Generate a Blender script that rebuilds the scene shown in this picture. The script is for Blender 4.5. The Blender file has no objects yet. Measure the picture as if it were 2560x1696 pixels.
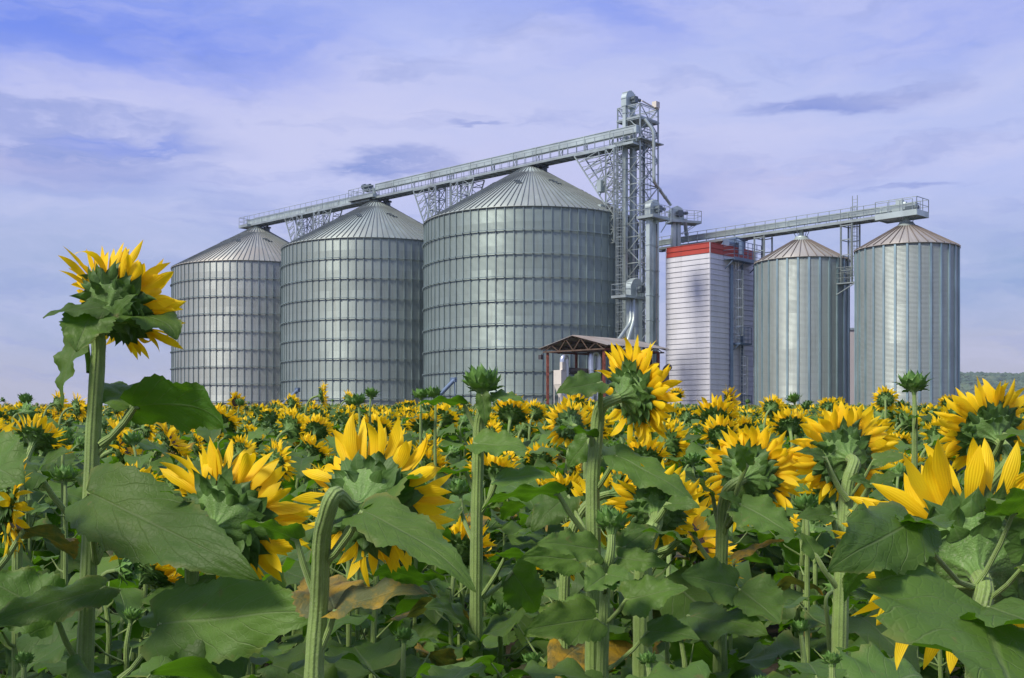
import bpy, math, random
import numpy as np
from mathutils import Vector, Matrix
S = bpy.context.scene
COL = S.collection
PI = math.pi
rnd = random.Random(7)
F = 2700.0; Y0 = 1055.0; ZC = 1.7

def ground(y, x=0.0):
    return 0.016 * min(max(y, 0.0), 150.0)
def P(px, py, d):
    """a photographed direction at a real distance d in front of the camera"""
    return Vector(((px - 1280.0) / F * d, d, ZC + (Y0 - py) / F * d))

# ------------------------------------------------------------------ geometry
class Geo:
    def __init__(s): s.v = []; s.f = []; s.m = []; s.uv = []
    def add(s, verts, faces, mat=0, uvs=None):
        n = len(s.v)
        s.v.extend([tuple(p) for p in verts])
        for f in faces:
            s.f.append(tuple(i + n for i in f)); s.m.append(mat)
            s.uv.append([uvs[i] for i in f] if uvs is not None else [(0.0, 0.0)] * len(f))
    def merge(s, g, M=None, mat_off=0):
        n = len(s.v)
        s.v.extend([tuple(M @ Vector(p)) for p in g.v] if M is not None else g.v)
        s.f.extend([tuple(i + n for i in f) for f in g.f])
        s.m.extend([m + mat_off for m in g.m]); s.uv.extend(g.uv)
    def box(s, c, ax, ay, az, mat=0):
        c, ax, ay, az = Vector(c), Vector(ax), Vector(ay), Vector(az)
        vs = [c + sx * ax + sy * ay + sz * az for sz in (-1, 1) for sy in (-1, 1) for sx in (-1, 1)]
        s.add(vs, [(0, 2, 3, 1), (4, 5, 7, 6), (0, 1, 5, 4), (2, 6, 7, 3), (0, 4, 6, 2), (1, 3, 7, 5)], mat)
    def bar(s, p, q, w, h=None, mat=0, up=(0, 0, 1)):
        p, q = Vector(p), Vector(q); d = q - p
        if d.length < 1e-6: return
        dn = d.normalized(); u = Vector(up)
        if abs(dn.dot(u)) > 0.95: u = Vector((1, 0.3, 0))
        x = dn.cross(u).normalized(); y = x.cross(dn)
        h = w if h is None else h
        s.box((p + q) / 2, x * (w / 2), y * (h / 2), d / 2, mat)
    def tube(s, pts, rad, n=8, mat=0, ridge=0.0, cap=True, vlen=1.0):
        pts = [Vector(p) for p in pts]
        if not hasattr(rad, '__len__'): rad = [rad] * len(pts)
        T = []
        for i in range(len(pts)):
            a = pts[max(i - 1, 0)]; b = pts[min(i + 1, len(pts) - 1)]
            T.append((b - a).normalized())
        u = Vector((1, 0, 0)) if abs(T[0].x) < 0.9 else Vector((0, 1, 0))
        u = (u - T[0] * u.dot(T[0])).normalized()
        vs = []; uv = []; acc = 0
        for i, p in enumerate(pts):
            u = (u - T[i] * u.dot(T[i])).normalized(); w = T[i].cross(u)
            if i: acc += (pts[i] - pts[i - 1]).length
            for k in range(n + 1):
                a = 2 * PI * k / n
                r = rad[i] * (1 + (ridge if k % 2 else -ridge))if ridge else rad[i]
                vs.append(p + (u * math.cos(a) + w * math.sin(a)) * r); uv.append((k / n, acc * vlen))
        fs = []
        for i in range(len(pts) - 1):
            for k in range(n):
                a = i * (n + 1) + k; fs.append((a, a + 1, a + n + 2, a + n + 1))
        s.add(vs, fs, mat, uv)
        if cap:
            s.add([vs[k] for k in range(n)], [tuple(reversed(range(n)))], mat)
            o = (len(pts) - 1) * (n + 1)
            s.add([vs[o + k] for k in range(n)], [tuple(range(n))], mat)
    def lathe(s, prof, n=24, c=(0, 0, 0), mat=0, cap=False, a0=0.0, a1=2 * PI):
        vs = []; uv = []
        for (r, z) in prof:
            for k in range(n + 1):
                a = a0 + (a1 - a0) * k / n
                vs.append((c[0] + r * math.cos(a), c[1] + r * math.sin(a), c[2] + z)); uv.append((k / n, z))
        fs = []
        for i in range(len(prof) - 1):
            for k in range(n):
                a = i * (n + 1) + k; fs.append((a, a + 1, a + n + 2, a + n + 1))
        s.add(vs, fs, mat, uv)

def mesh_of(name, g, mats, smooth=True):
    me = bpy.data.meshes.new(name)
    me.from_pydata(g.v, [], g.f); 
    uvl = me.uv_layers.new(name='UVMap')
    flat = np.array([c for f in g.uv for p in f for c in p], dtype=np.float32)
    uvl.data.foreach_set('uv', flat)
    me.polygons.foreach_set('material_index', np.array(g.m, dtype=np.int32))
    me.polygons.foreach_set('use_smooth', np.full(len(g.f), smooth))
    for m in (mats if isinstance(mats, (list, tuple)) else [mats]): me.materials.append(m)
    me.update(); return me
def obj(name, g, mats, parent=None, smooth=False, loc=None, label=None):
    o = bpy.data.objects.new(name, mesh_of(name, g, mats, smooth)); COL.objects.link(o)
    if parent is not None: o.parent = parent
    if loc is not None: o.location = loc
    if label: o['label'] = label
    return o
def tag(o, label, cat, group=None, kind=None):
    if label: o['label'] = label
    if cat: o['category'] = cat
    if group: o['group'] = group
    if kind: o['kind'] = kind
    return o
def thing(name, loc, label, cat, group=None):
    o = bpy.data.objects.new(name, None); COL.objects.link(o); o.location = loc
    o.empty_display_size = 0.2
    return tag(o, label, cat, group)

# ------------------------------------------------------------------ materials
class NT:
    def __init__(s, tree): s.t = tree; tree.nodes.clear()
    def n(s, typ, _p=None, **inp):
        nd = s.t.nodes.new(typ)
        for k, v in (_p or {}).items(): setattr(nd, k, v)
        for k, v in inp.items():
            sock = None
            if k[0] == 'i' and k[1:].isdigit(): sock = nd.inputs[int(k[1:])]
            else: sock = nd.inputs[k.replace('_', ' ')]
            if hasattr(v, 'is_output') or isinstance(v, bpy.types.NodeSocket): s.t.links.new(v, sock)
            else: sock.default_value = v
        return nd
    def math(s, op, a, b=0.0, c=None, clamp=False):
        kw = {'i0': a, 'i1': b}
        if c is not None: kw['i2'] = c
        return s.n('ShaderNodeMath', {'operation': op, 'use_clamp': clamp}, **kw).outputs[0]
    def mix(s, fac, a, b, blend='MIX'):
        nd = s.t.nodes.new('ShaderNodeMix'); nd.data_type = 'RGBA'; nd.blend_type = blend
        for i, v in ((0, fac), (6, a), (7, b)):
            if isinstance(v, bpy.types.NodeSocket): s.t.links.new(v, nd.inputs[i])
            else:
                nd.inputs[i].default_value = (tuple(v) + (1.0,))[:4] if hasattr(v, '__len__') else v
        return nd.outputs[2]
    def mapr(s, v, a, b, c=0.0, d=1.0, smooth=False):
        return s.n('ShaderNodeMapRange', {'interpolation_type': 'SMOOTHSTEP' if smooth else 'LINEAR'}, i0=v, i1=a, i2=b, i3=c, i4=d).outputs[0]
    def noise(s, vec, scale, detail=3.0, rough=0.5, dist=0.0):
        kw = dict(Scale=scale, Detail=detail, Roughness=rough, Distortion=dist)
        if vec is not None: kw['Vector'] = vec
        return s.n('ShaderNodeTexNoise', None, **kw).outputs[0]
def material(name):
    m = bpy.data.materials.new(name); m.use_nodes = True
    return m, NT(m.node_tree)
def principled(nt, **kw):
    b = nt.n('ShaderNodeBsdfPrincipled', None, **kw); return b
def out(nt, sh): nt.n('ShaderNodeOutputMaterial', None, Surface=sh)
def simple(name, col, rough=0.6, metal=0.0, var=0.15, scale=2.0, bump=0.0, dirt=None, dirtamt=0.4):
    m, nt = material(name)
    pos = nt.n('ShaderNodeNewGeometry').outputs['Position']
    n = nt.noise(pos, scale, 4.0)
    c = nt.mix(nt.mapr(n, 0.3, 0.7), [x * (1 - var) for x in col], [min(1, x * (1 + var)) for x in col])
    if dirt:
        n2 = nt.noise(pos, scale * 0.6, 6.0, 0.65)
        c = nt.mix(nt.mapr(n2, 0.5, 0.72, 0, dirtamt), c, dirt)
    kw = dict(Base_Color=c, Roughness=rough, Metallic=metal)
    if bump:
        kw['Normal'] = nt.n('ShaderNodeBump', None, Strength=bump, Distance=0.02, Height=nt.noise(pos, scale * 8, 4.0)).outputs[0]
    out(nt, principled(nt, **kw).outputs[0]); return m

def leaf_material(name, top, back, trans, stain=None, vein=(0.20, 0.25, 0.12), tw=0.3):
    m, nt = material(name)
    uv = nt.n('ShaderNodeTexCoord').outputs['UV']
    sep = nt.n('ShaderNodeSeparateXYZ', None, Vector=uv)
    geo = nt.n('ShaderNodeNewGeometry'); pos = geo.outputs['Position']
    u = nt.math('ABSOLUTE', nt.math('MULTIPLY_ADD', sep.outputs[0], 2.0, -1.0))
    t = sep.outputs[1]
    rib = nt.mapr(u, 0.012, 0.05, 1.0, 0.0)
    wob = nt.math('MULTIPLY', nt.math('SUBTRACT', nt.noise(pos, 14.0, 2.0), 0.5), 0.10)
    k = nt.math('ADD', nt.math('MULTIPLY_ADD', u, -0.34, t), wob)
    fr = nt.math('FRACT', nt.math('MULTIPLY', k, 6.5))
    dd = nt.math('ABSOLUTE', nt.math('SUBTRACT', fr, 0.5))
    side = nt.mapr(dd, 0.455, 0.5, 0.0, 0.75)
    side = nt.math('MULTIPLY', side, nt.mapr(t, 0.02, 0.12))
    vor = nt.n('ShaderNodeTexVoronoi', {'feature': 'DISTANCE_TO_EDGE'}, Vector=pos, Scale=75.0).outputs[0]
    fine = nt.mapr(vor, 0.0, 0.12, 1.0, 0.0)
    veins = nt.math('MAXIMUM', rib, side)
    n1 = nt.noise(pos, 5.0, 4.0, 0.6)
    oi = nt.n('ShaderNodeObjectInfo').outputs['Random']
    rv = nt.mapr(oi, 0.0, 1.0, 0.70, 1.30)
    ctop = nt.mix(nt.mapr(n1, 0.3, 0.7), [c * 0.82 for c in top], [c * 1.15 for c in top])
    n2 = nt.noise(pos, 1.3, 2.0)
    ctop = nt.mix(nt.mapr(n2, 0.4, 0.72, 0.0, 0.45), ctop, (top[0] * 1.5, top[1] * 1.2, top[2] * 0.55))
    ctop = nt.mix(nt.math('MULTIPLY', fine, 0.06), ctop, vein)
    ctop = nt.mix(nt.math('MULTIPLY', veins, 0.38), ctop, vein)
    cback = nt.mix(nt.math('MULTIPLY', veins, 0.5), back, [c * 0.8 for c in vein])
    c = nt.mix(geo.outputs['Backfacing'], ctop, cback)
    c = nt.mix(1.0, c, nt.n('ShaderNodeCombineColor', None, Red=rv, Green=rv, Blue=rv).outputs[0], 'MULTIPLY')
    if stain:
        sm = nt.mapr(nt.noise(pos, 9.0, 6.0, 0.7, 0.6), 0.42, 0.62)
        c = nt.mix(nt.math('MULTIPLY', sm, 0.75), c, stain)
    cell = nt.n('ShaderNodeTexVoronoi', None, Vector=pos, Scale=4.5)
    cv = nt.n('ShaderNodeSeparateColor', None, Color=cell.outputs['Color']).outputs[0]
    c = nt.mix(nt.mapr(cv, 0.0, 1.0, 0.0, 0.45), c, nt.mix(0.5, c, (0.02, 0.045, 0.012)))
    edge = nt.math('MULTIPLY', nt.mapr(u, 0.80, 1.0), nt.mapr(nt.noise(pos, 11.0, 4.0), 0.50, 0.70, 0.0, 0.7))
    c = nt.mix(edge, c, (0.20, 0.19, 0.05))
    blot = nt.mapr(nt.noise(pos, 26.0, 3.0, 0.6), 0.68, 0.74, 0.0, 0.55)
    c = nt.mix(blot, c, (0.16, 0.13, 0.05))
    # small specks and holes of dirt
    sp = nt.mapr(nt.noise(pos, 95.0, 2.0), 0.70, 0.76, 0.0, 0.35)
    c = nt.mix(sp, c, (0.10, 0.10, 0.05))
    hgt = nt.math('ADD', nt.math('MULTIPLY', veins, -1.0), nt.math('ADD', nt.math('MULTIPLY', fine, -0.25), nt.math('MULTIPLY', nt.noise(pos, 30.0, 3.0), 0.8)))
    bmp = nt.n('ShaderNodeBump', None, Strength=0.5, Distance=0.003, Height=hgt).outputs[0]
    pr = principled(nt, Base_Color=c, Roughness=0.50, Normal=bmp, Specular_IOR_Level=0.20)
    tcol = nt.mix(nt.math('MULTIPLY', veins, 0.4), trans, [x * 0.5 for x in trans])
    tr = nt.n('ShaderNodeBsdfTranslucent', None, Color=tcol)
    mx = nt.n('ShaderNodeMixShader', None, i0=tw, i1=pr.outputs[0], i2=tr.outputs[0])
    out(nt, mx.outputs[0]); return m

def petal_material():
    m, nt = material('petal_yellow')
    uv = nt.n('ShaderNodeTexCoord').outputs['UV']; sep = nt.n('ShaderNodeSeparateXYZ', None, Vector=uv)
    pos = nt.n('ShaderNodeNewGeometry').outputs['Position']
    t = sep.outputs[1]
    c = nt.mix(nt.mapr(t, 0.0, 0.45), (0.94, 0.48, 0.006), (0.97, 0.73, 0.016))
    n = nt.noise(pos, 28.0, 3.0)
    c = nt.mix(nt.mapr(n, 0.35, 0.68, 0.0, 0.55), c, (0.94, 0.57, 0.008))
    st = nt.math('SINE', nt.math('MULTIPLY', sep.outputs[0], 38.0))
    c = nt.mix(nt.mapr(st, 0.2, 1.0, 0.0, 0.14), c, (0.80, 0.36, 0.005))
    tip = nt.math('MULTIPLY', nt.mapr(t, 0.93, 1.0), 0.35)
    c = nt.mix(tip, c, (0.55, 0.30, 0.02))
    bmp = nt.n('ShaderNodeBump', None, Strength=0.25, Distance=0.0015, Height=st).outputs[0]
    pr = principled(nt, Base_Color=c, Roughness=0.5, Normal=bmp, Specular_IOR_Level=0.25)
    tr = nt.n('ShaderNodeBsdfTranslucent', None, Color=nt.mix(0.5, c, (0.97, 0.66, 0.0)))
    out(nt, nt.n('ShaderNodeMixShader', None, i0=0.42, i1=pr.outputs[0], i2=tr.outputs[0]).outputs[0]); return m

def stem_material(name, col):
    m, nt = material(name)
    uv = nt.n('ShaderNodeTexCoord').outputs['UV']; sep = nt.n('ShaderNodeSeparateXYZ', None, Vector=uv)
    pos = nt.n('ShaderNodeNewGeometry').outputs['Position']
    st = nt.math('SINE', nt.math('MULTIPLY', sep.outputs[0], 2 * PI * 11))
    n = nt.noise(pos, 22.0, 4.0, 0.6)
    c = nt.mix(nt.mapr(n, 0.3, 0.7), [x * 0.8 for x in col], [x * 1.2 for x in col])
    c = nt.mix(nt.mapr(st, 0.0, 1.0, 0.0, 0.22), c, [min(1, x * 1.5) for x in col])
    sp = nt.mapr(nt.noise(pos, 260.0, 1.0), 0.6, 0.7, 0.0, 0.35)
    c = nt.mix(sp, c, (0.30, 0.34, 0.20))
    hh = nt.math('ADD', st, nt.math('MULTIPLY', nt.noise(pos, 300.0, 2.0), 1.5))
    bmp = nt.n('ShaderNodeBump', None, Strength=0.5, Distance=0.002, Height=hh).outputs[0]
    out(nt, principled(nt, Base_Color=c, Roughness=0.65, Normal=bmp, Sheen_Weight=0.25, Sheen_Roughness=0.4, Sheen_Tint=(0.8, 0.9, 0.6, 1), Subsurface_Weight=0.0).outputs[0]); return m

def disk_material():
    m, nt = material('disk_brown')
    pos = nt.n('ShaderNodeNewGeometry').outputs['Position']
    v = nt.n('ShaderNodeTexVoronoi', None, Vector=pos, Scale=190.0).outputs[0]
    c = nt.mix(nt.mapr(v, 0.0, 0.7), (0.16, 0.075, 0.012), (0.03, 0.014, 0.005))
    bmp = nt.n('ShaderNodeBump', None, Strength=1.0, Distance=0.006, Height=v).outputs[0]
    out(nt, principled(nt, Base_Color=c, Roughness=0.8, Normal=bmp).outputs[0]); return m

def bract_material(name='bract_green', k=1.0):
    m, nt = material(name)
    geo = nt.n('ShaderNodeNewGeometry'); pos = geo.outputs['Position']
    uv = nt.n('ShaderNodeTexCoord').outputs['UV']; sep = nt.n('ShaderNodeSeparateXYZ', None, Vector=uv)
    c = nt.mix(nt.mapr(nt.noise(pos, 24.0, 4.0), 0.3, 0.7), (0.030 * k, 0.078 * k, 0.016 * k), (0.085 * k, 0.175 * k, 0.030 * k))
    c = nt.mix(nt.mapr(sep.outputs[1], 0.0, 0.6, 0.4, 0.0), c, (0.10, 0.19, 0.045))
    rib = nt.mapr(nt.math('ABSOLUTE', nt.math('SUBTRACT', sep.outputs[0], 0.5)), 0.0, 0.06, 0.5, 0.0)
    c = nt.mix(rib, c, (0.13, 0.20, 0.07))
    hh = nt.math('ADD', nt.noise(pos, 90.0, 3.0), nt.math('MULTIPLY', nt.math('SINE', nt.math('MULTIPLY', sep.outputs[0], 30.0)), 0.06))
    bmp = nt.n('ShaderNodeBump', None, Strength=0.5, Distance=0.003, Height=hh).outputs[0]
    pr = principled(nt, Base_Color=c, Roughness=0.55, Normal=bmp, Specular_IOR_Level=0.35)
    tr = nt.n('ShaderNodeBsdfTranslucent', None, Color=(0.12, 0.28, 0.03, 1))
    out(nt, nt.n('ShaderNodeMixShader', None, i0=0.15, i1=pr.outputs[0], i2=tr.outputs[0]).outputs[0]); return m

M_LEAF = leaf_material('leaf_green', (0.078, 0.152, 0.031), (0.048, 0.115, 0.017), (0.14, 0.36, 0.010))
M_LEAF2 = leaf_material('leaf_pollen_stained', (0.10, 0.115, 0.055), (0.06, 0.10, 0.035), (0.12, 0.16, 0.02), stain=(0.62, 0.36, 0.02))
M_PET = petal_material(); M_STEM = stem_material('stem_green', (0.175, 0.265, 0.065)); M_DISK = disk_material(); M_BRACT = bract_material(); M_BUDB = bract_material('bud_bract_green', 1.9)
M_RECEP = stem_material('receptacle_green', (0.095, 0.190, 0.034))

def galv_wall(name, npan, sheet, z0, tint, contrast=0.16, pitch=0.105):
    """galvanised corrugated sheets: every sheet a slightly different grey"""
    m, nt = material(name)
    uv = nt.n('ShaderNodeTexCoord').outputs['UV']; sep = nt.n('ShaderNodeSeparateXYZ', None, Vector=uv)
    pos = nt.n('ShaderNodeNewGeometry').outputs['Position']
    row = nt.math('FLOOR', nt.math('DIVIDE', sep.outputs[1], sheet))
    colm = nt.math('FLOOR', nt.math('ADD', nt.math('MULTIPLY', sep.outputs[0], npan), nt.math('MULTIPLY', row, 0.5)))
    wn = nt.n('ShaderNodeTexWhiteNoise', {'noise_dimensions': '2D'}, Vector=nt.n('ShaderNodeCombineXYZ', None, X=colm, Y=row).outputs[0]).outputs[0]
    wr = nt.n('ShaderNodeTexWhiteNoise', {'noise_dimensions': '1D'}, W=nt.math('ADD', row, 3.7)).outputs[0]
    v = nt.math('ADD', nt.math('MULTIPLY', wn, 0.45), nt.math('MULTIPLY', wr, 0.55))
    c = nt.mix(v, [x * (1 - contrast) for x in tint], [x * (1 + contrast) for x in tint])
    ns = nt.noise(nt.n('ShaderNodeMapping', None, Vector=pos, Scale=(1.2, 1.2, 0.25)).outputs[0], 1.0, 6.0, 0.65)
    c = nt.mix(nt.mapr(ns, 0.45, 0.75, 0.0, 0.35), c, [x * 0.72 for x in tint])
    dr_ = nt.noise(nt.n('ShaderNodeMapping', None, Vector=pos, Scale=(3.5, 3.5, 0.12)).outputs[0], 1.0, 4.0, 0.6)
    c = nt.mix(nt.mapr(dr_, 0.52, 0.72, 0.0, 0.30), c, (0.17, 0.17, 0.15))
    seam = nt.mapr(nt.math('FRACT', nt.math('DIVIDE', sep.outputs[1], sheet)), 0.0, 0.035, 0.35, 0.0)
    c = nt.mix(seam, c, [x * 0.5 for x in tint])
    w = nt.math('SINE', nt.math('MULTIPLY', sep.outputs[1], 2 * PI / pitch))
    bmp = nt.n('ShaderNodeBump', None, Strength=1.0, Distance=0.008, Height=w).outputs[0]
    rough = nt.mapr(v, 0.0, 1.0, 0.58, 0.44)
    out(nt, principled(nt, Base_Color=c, Metallic=0.42, Roughness=rough, Normal=bmp).outputs[0]); return m

def roof_metal(name, tint, brown, metal=0.45):
    m, nt = material(name)
    uv = nt.n('ShaderNodeTexCoord').outputs['UV']; sep = nt.n('ShaderNodeSeparateXYZ', None, Vector=uv)
    pos = nt.n('ShaderNodeNewGeometry').outputs['Position']
    st = nt.noise(nt.n('ShaderNodeCombineXYZ', None, X=nt.math('MULTIPLY', sep.outputs[0], 90.0), Y=nt.math('MULTIPLY', sep.outputs[1], 0.5)).outputs[0], 1.0, 5.0, 0.6)
    big = nt.noise(pos, 0.25, 4.0, 0.6)
    c = nt.mix(nt.mapr(st, 0.35, 0.7), [x * 0.85 for x in tint], [x * 1.15 for x in tint])
    c = nt.mix(nt.mapr(big, 0.35, 0.65, 0.0, 0.8), c, brown)
    c = nt.mix(nt.mapr(st, 0.58, 0.75, 0.0, 0.5), c, [min(1, x * 1.5) for x in tint])
    out(nt, principled(nt, Base_Color=c, Metallic=metal, Roughness=0.48).outputs[0]); return m

M_STEEL = simple('galvanised_steel', (0.34, 0.40, 0.40), 0.45, 0.55, 0.22, 0.8, dirt=(0.20, 0.20, 0.18))
M_STEELP = simple('galvanised_plate', (0.44, 0.52, 0.51), 0.42, 0.5, 0.2, 0.5, dirt=(0.22, 0.23, 0.21))
M_TEAL = simple('galvanised_stiffener', (0.30, 0.42, 0.45), 0.40, 0.6, 0.2, 0.4)
M_STIFF = simple('dark_stiffener', (0.20, 0.262, 0.268), 0.5, 0.4, 0.25, 0.4)
M_RIB = simple('roof_rib', (0.16, 0.185, 0.18), 0.6, 0.3, 0.2, 0.6)
M_RIBB = simple('roof_rib_brown', (0.17, 0.145, 0.125), 0.7, 0.1, 0.2, 0.6)
M_DARKST = simple('dark_steel', (0.10, 0.13, 0.15), 0.5, 0.4, 0.2, 1.0)
M_BLUEST = simple('blue_grey_steel', (0.12, 0.18, 0.28), 0.45, 0.3, 0.15, 1.0)
M_CREAM = simple('cream_paint', (0.62, 0.58, 0.52), 0.6, 0.0, 0.08, 1.0, dirt=(0.35, 0.30, 0.25))
def siding(name, col):
    m, nt = material(name); pos = nt.n('ShaderNodeNewGeometry').outputs['Position']
    a = nt.noise(nt.n('ShaderNodeMapping', None, Vector=pos, Scale=(2.2, 2.2, 0.10)).outputs[0], 1.0, 5.0, 0.65); b = nt.noise(pos, 0.35, 4.0)
    sep = nt.n('ShaderNodeSeparateXYZ', None, Vector=pos)
    row = nt.n('ShaderNodeTexWhiteNoise', {'noise_dimensions': '1D'}, W=nt.math('FLOOR', nt.math('DIVIDE', sep.outputs[2], 0.49))).outputs[0]
    c = nt.mix(nt.math('MULTIPLY', row, 0.5), [x * 1.04 for x in col], [x * 0.86 for x in col])
    c = nt.mix(nt.mapr(a, 0.48, 0.75, 0, 0.38), c, [x * 0.55 for x in col]); c = nt.mix(nt.mapr(b, 0.4, 0.7, 0, 0.25), c, [x * 0.7 for x in col])
    out(nt, principled(nt, Base_Color=c, Roughness=0.5, Metallic=0.1).outputs[0]); return m
M_WHITE = siding('white_siding', (0.60, 0.61, 0.67))
M_RED = siding('red_cladding', (0.40, 0.045, 0.030))
M_RUST = simple('rust_red_steel', (0.20, 0.055, 0.035), 0.8, 0.0, 0.3, 3.0, dirt=(0.09, 0.04, 0.03))
M_BROWN = simple('brown_timber', (0.10, 0.065, 0.045), 0.85, 0.0, 0.3, 2.0)
M_SHEET = simple('weathered_roof_sheet', (0.20, 0.19, 0.18), 0.8, 0.0, 0.25, 0.7, dirt=(0.24, 0.14, 0.09))
M_DARKD = simple('dark_duct', (0.06, 0.055, 0.06), 0.6, 0.3, 0.3, 1.5)
M_CHROME = simple('bright_galvanised', (0.60, 0.65, 0.72), 0.30, 0.8, 0.08, 2.0)
M_BEIGE = simple('beige_wall_panel', (0.40, 0.37, 0.36), 0.8, 0.0, 0.08, 0.3)
# ------------------------------------------------------------------ the silo plant
A = Vector((0.736, -0.675, 0)).normalized(); B = Vector((0.675, 0.736, 0)).normalized(); Z = Vector((0, 0, 1))
GZ = ground(110)

def railing(g, pts, h=1.1, step=1.5, w=0.05, mat=0, mids=(0.55,)):
    for p, q in zip(pts[:-1], pts[1:]):
        p, q = Vector(p), Vector(q); L = (q - p).length
        n = max(1, round(L / step))
        for i in range(n + 1):
            s = p.lerp(q, i / n); g.bar(s, s + Z * h, w, mat=mat)
        g.bar(p + Z * h, q + Z * h, w, mat=mat)
        for m in mids: g.bar(p + Z * m, q + Z * m, w * 0.8, mat=mat)

def silo(px, d, R, eave, apex, npan, nring, label, wallmat, roofmat, nrib, small=False, hatch=True):
    X = (px - 1280) / F * d
    t = thing('grain_silo', (X, d, GZ), label, 'silo', 'small corrugated grain silos' if small else 'big corrugated grain silos')
    He = eave + ZC - GZ; Ha = apex + ZC - GZ
    n = npan * 2 if not small else npan * 6
    g = Geo(); g.lathe([(R, 0.0), (R, He)], n); w = obj('wall', g, wallmat, t, True)
    # vertical stiffeners, part of the wall's surface pattern
    g = Geo(); sw = 0.038 if not small else 0.085
    for k in range(npan):
        a = 2 * PI * (k + 0.5) / npan; c = Vector((math.cos(a), math.sin(a), 0)); tt = Vector((-c.y, c.x, 0))
        g.box(c * (R + 0.045) + Z * He / 2, c * 0.05, tt * sw, Z * (He / 2 - 0.002))
    obj('stiffener_rail', g, M_TEAL if small else M_STIFF, t)
    if not small:
        for i in range(nring):
            z = He - 2.2 * (i + 1)
            g = Geo(); g.lathe([(R + 0.10, z - 0.035), (R + 0.18, z - 0.035), (R + 0.18, z + 0.035), (R + 0.10, z + 0.035), (R + 0.10, z - 0.035)], npan * 2)
            # bolted clips where the ring crosses the stiffeners
            for k in range(npan):
                a = 2 * PI * (k + 0.5) / npan; c = Vector((math.cos(a), math.sin(a), 0)); tt = Vector((-c.y, c.x, 0))
                g.box(c * (R + 0.17) + Z * z, c * 0.07, tt * 0.08, Z * 0.06)
            obj('wind_ring', g, M_STIFF, t)
    rc = 0.95 if not small else 0.92
    ov = 0.14
    g = Geo(); g.lathe([(R - 0.05, He - 0.03), (R + ov, He - 0.06), (R + ov, He + 0.02), (rc, Ha)], n)
    rf = obj('roof', g, roofmat, t, True)
    g = Geo()
    for k in range(nrib):
        a = 2 * PI * (k + 0.25) / nrib; c = Vector((math.cos(a), math.sin(a), 0))
        p = c * (R + ov + 0.02) + Z * (He + 0.05); q = c * (rc + (1.4 if (k % 3 and not small) else 0.0)) ; q.z = He + 0.05 + (Ha - He) * (R + ov - q.length) / (R + ov - rc)
        g.bar(p, q, 0.055, 0.09)
    obj('rib', g, M_RIBB if small else M_RIB, rf)
    g = Geo()
    if small: g.lathe([(rc + 0.02, Ha - 0.03), (0.57, Ha + 0.42), (0.0, Ha + 0.42)], 24); g.lathe([(0.6, Ha + 0.38), (0.6, Ha + 0.44), (0.2, Ha + 0.45)], 24)
    else: g.lathe([(rc + 1.15, Ha - 0.68), (rc + 0.25, Ha - 0.10), (rc - 0.1, Ha + 0.06), (0.0, Ha + 0.10)], 32); g.lathe([(0.55, Ha), (0.55, Ha + 0.35), (0, Ha + 0.36)], 24)
    obj('roof_cap', g, M_STEELP, rf, True)
    if small:
        g = Geo(); g.tube([(0, 0, Ha + 0.4), (0, 0, Ha + 1.15)], 0.22, 16); obj('inlet_spout', g, M_STEELP, t, True)
        g = Geo()
        for k in range(4):
            a = PI / 4 + k * PI / 2; g.bar((0.55 * math.cos(a), 0.55 * math.sin(a), Ha + 0.42), (0.95 * math.cos(a), 0.95 * math.sin(a), Ha + 1.15), 0.05)
        obj('strut', g, M_STEEL, t)
    else:
        # dark vent by the apex and the little roof steps
        vx = Vector((1.35, -0.25, 0)); hz = Ha - 0.1
        g = Geo(); g.tube([vx + Z * (hz - 0.7), vx + Z * (hz + 0.15)], 0.36, 14); g.tube([vx + Z * (hz + 0.2), vx + Z * (hz + 0.32)], 0.52, 14); g.bar(vx + Z * hz, vx + Z * (hz + 0.6), 0.3)
        obj('roof_vent', g, M_DARKST, t, False)
    if hatch:
        for ang, fr in ((-105, 0.47), (-62, 0.45), (-150, 0.42), (-22, 0.55)):
            a = math.radians(ang); c = Vector((math.cos(a), math.sin(a), 0)); tt = Vector((-c.y, c.x, 0))
            sl = Vector((c.x * (R - rc), c.y * (R - rc), He - Ha)).normalized(); nn = tt.cross(sl); nn = nn if nn.z > 0 else -nn
            g = Geo()
            for dk in (-0.35, 0.0, 0.35):
                r0 = R * fr + dk; ctr = c * r0 + Z * (He + (Ha - He) * (R - r0) / (R - rc) + 0.12)
                g.box(ctr + tt * dk * 0.6, tt * 0.30, sl * 0.05, nn * 0.05)
            obj('roof_step', g, M_DARKST, t)
    return t

wm = [galv_wall('silo_sheets_' + n, k, 1.1, 0, tint, c) for n, k, tint, c in
      (('one', 26, (0.325, 0.36, 0.355), 0.11), ('two', 26, (0.26, 0.315, 0.306), 0.12), ('three', 26, (0.235, 0.298, 0.288), 0.13), ('four', 28, (0.33, 0.38, 0.368), 0.06), ('five', 28, (0.33, 0.38, 0.368), 0.06))]
rm = [roof_metal('roof_one', (0.31, 0.33, 0.31), (0.33, 0.31, 0.27), 0.25), roof_metal('roof_two', (0.25, 0.31, 0.30), (0.28, 0.31, 0.29), 0.25),
      roof_metal('roof_three', (0.27, 0.325, 0.31), (0.28, 0.31, 0.30), 0.25), roof_metal('roof_four', (0.33, 0.33, 0.31), (0.30, 0.285, 0.26), 0.15), roof_metal('roof_five', (0.30, 0.29, 0.27), (0.26, 0.235, 0.21), 0.15)]
D1, D2, D3, D4, D5 = 145.2, 128.6, 112.0, 102.4, 95.0
silo(644, D1, 11.0, 20.1, 25.9, 78, 9, 'big round corrugated grain silo at the far left end of the row', wm[0], rm[0], 108)
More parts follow.
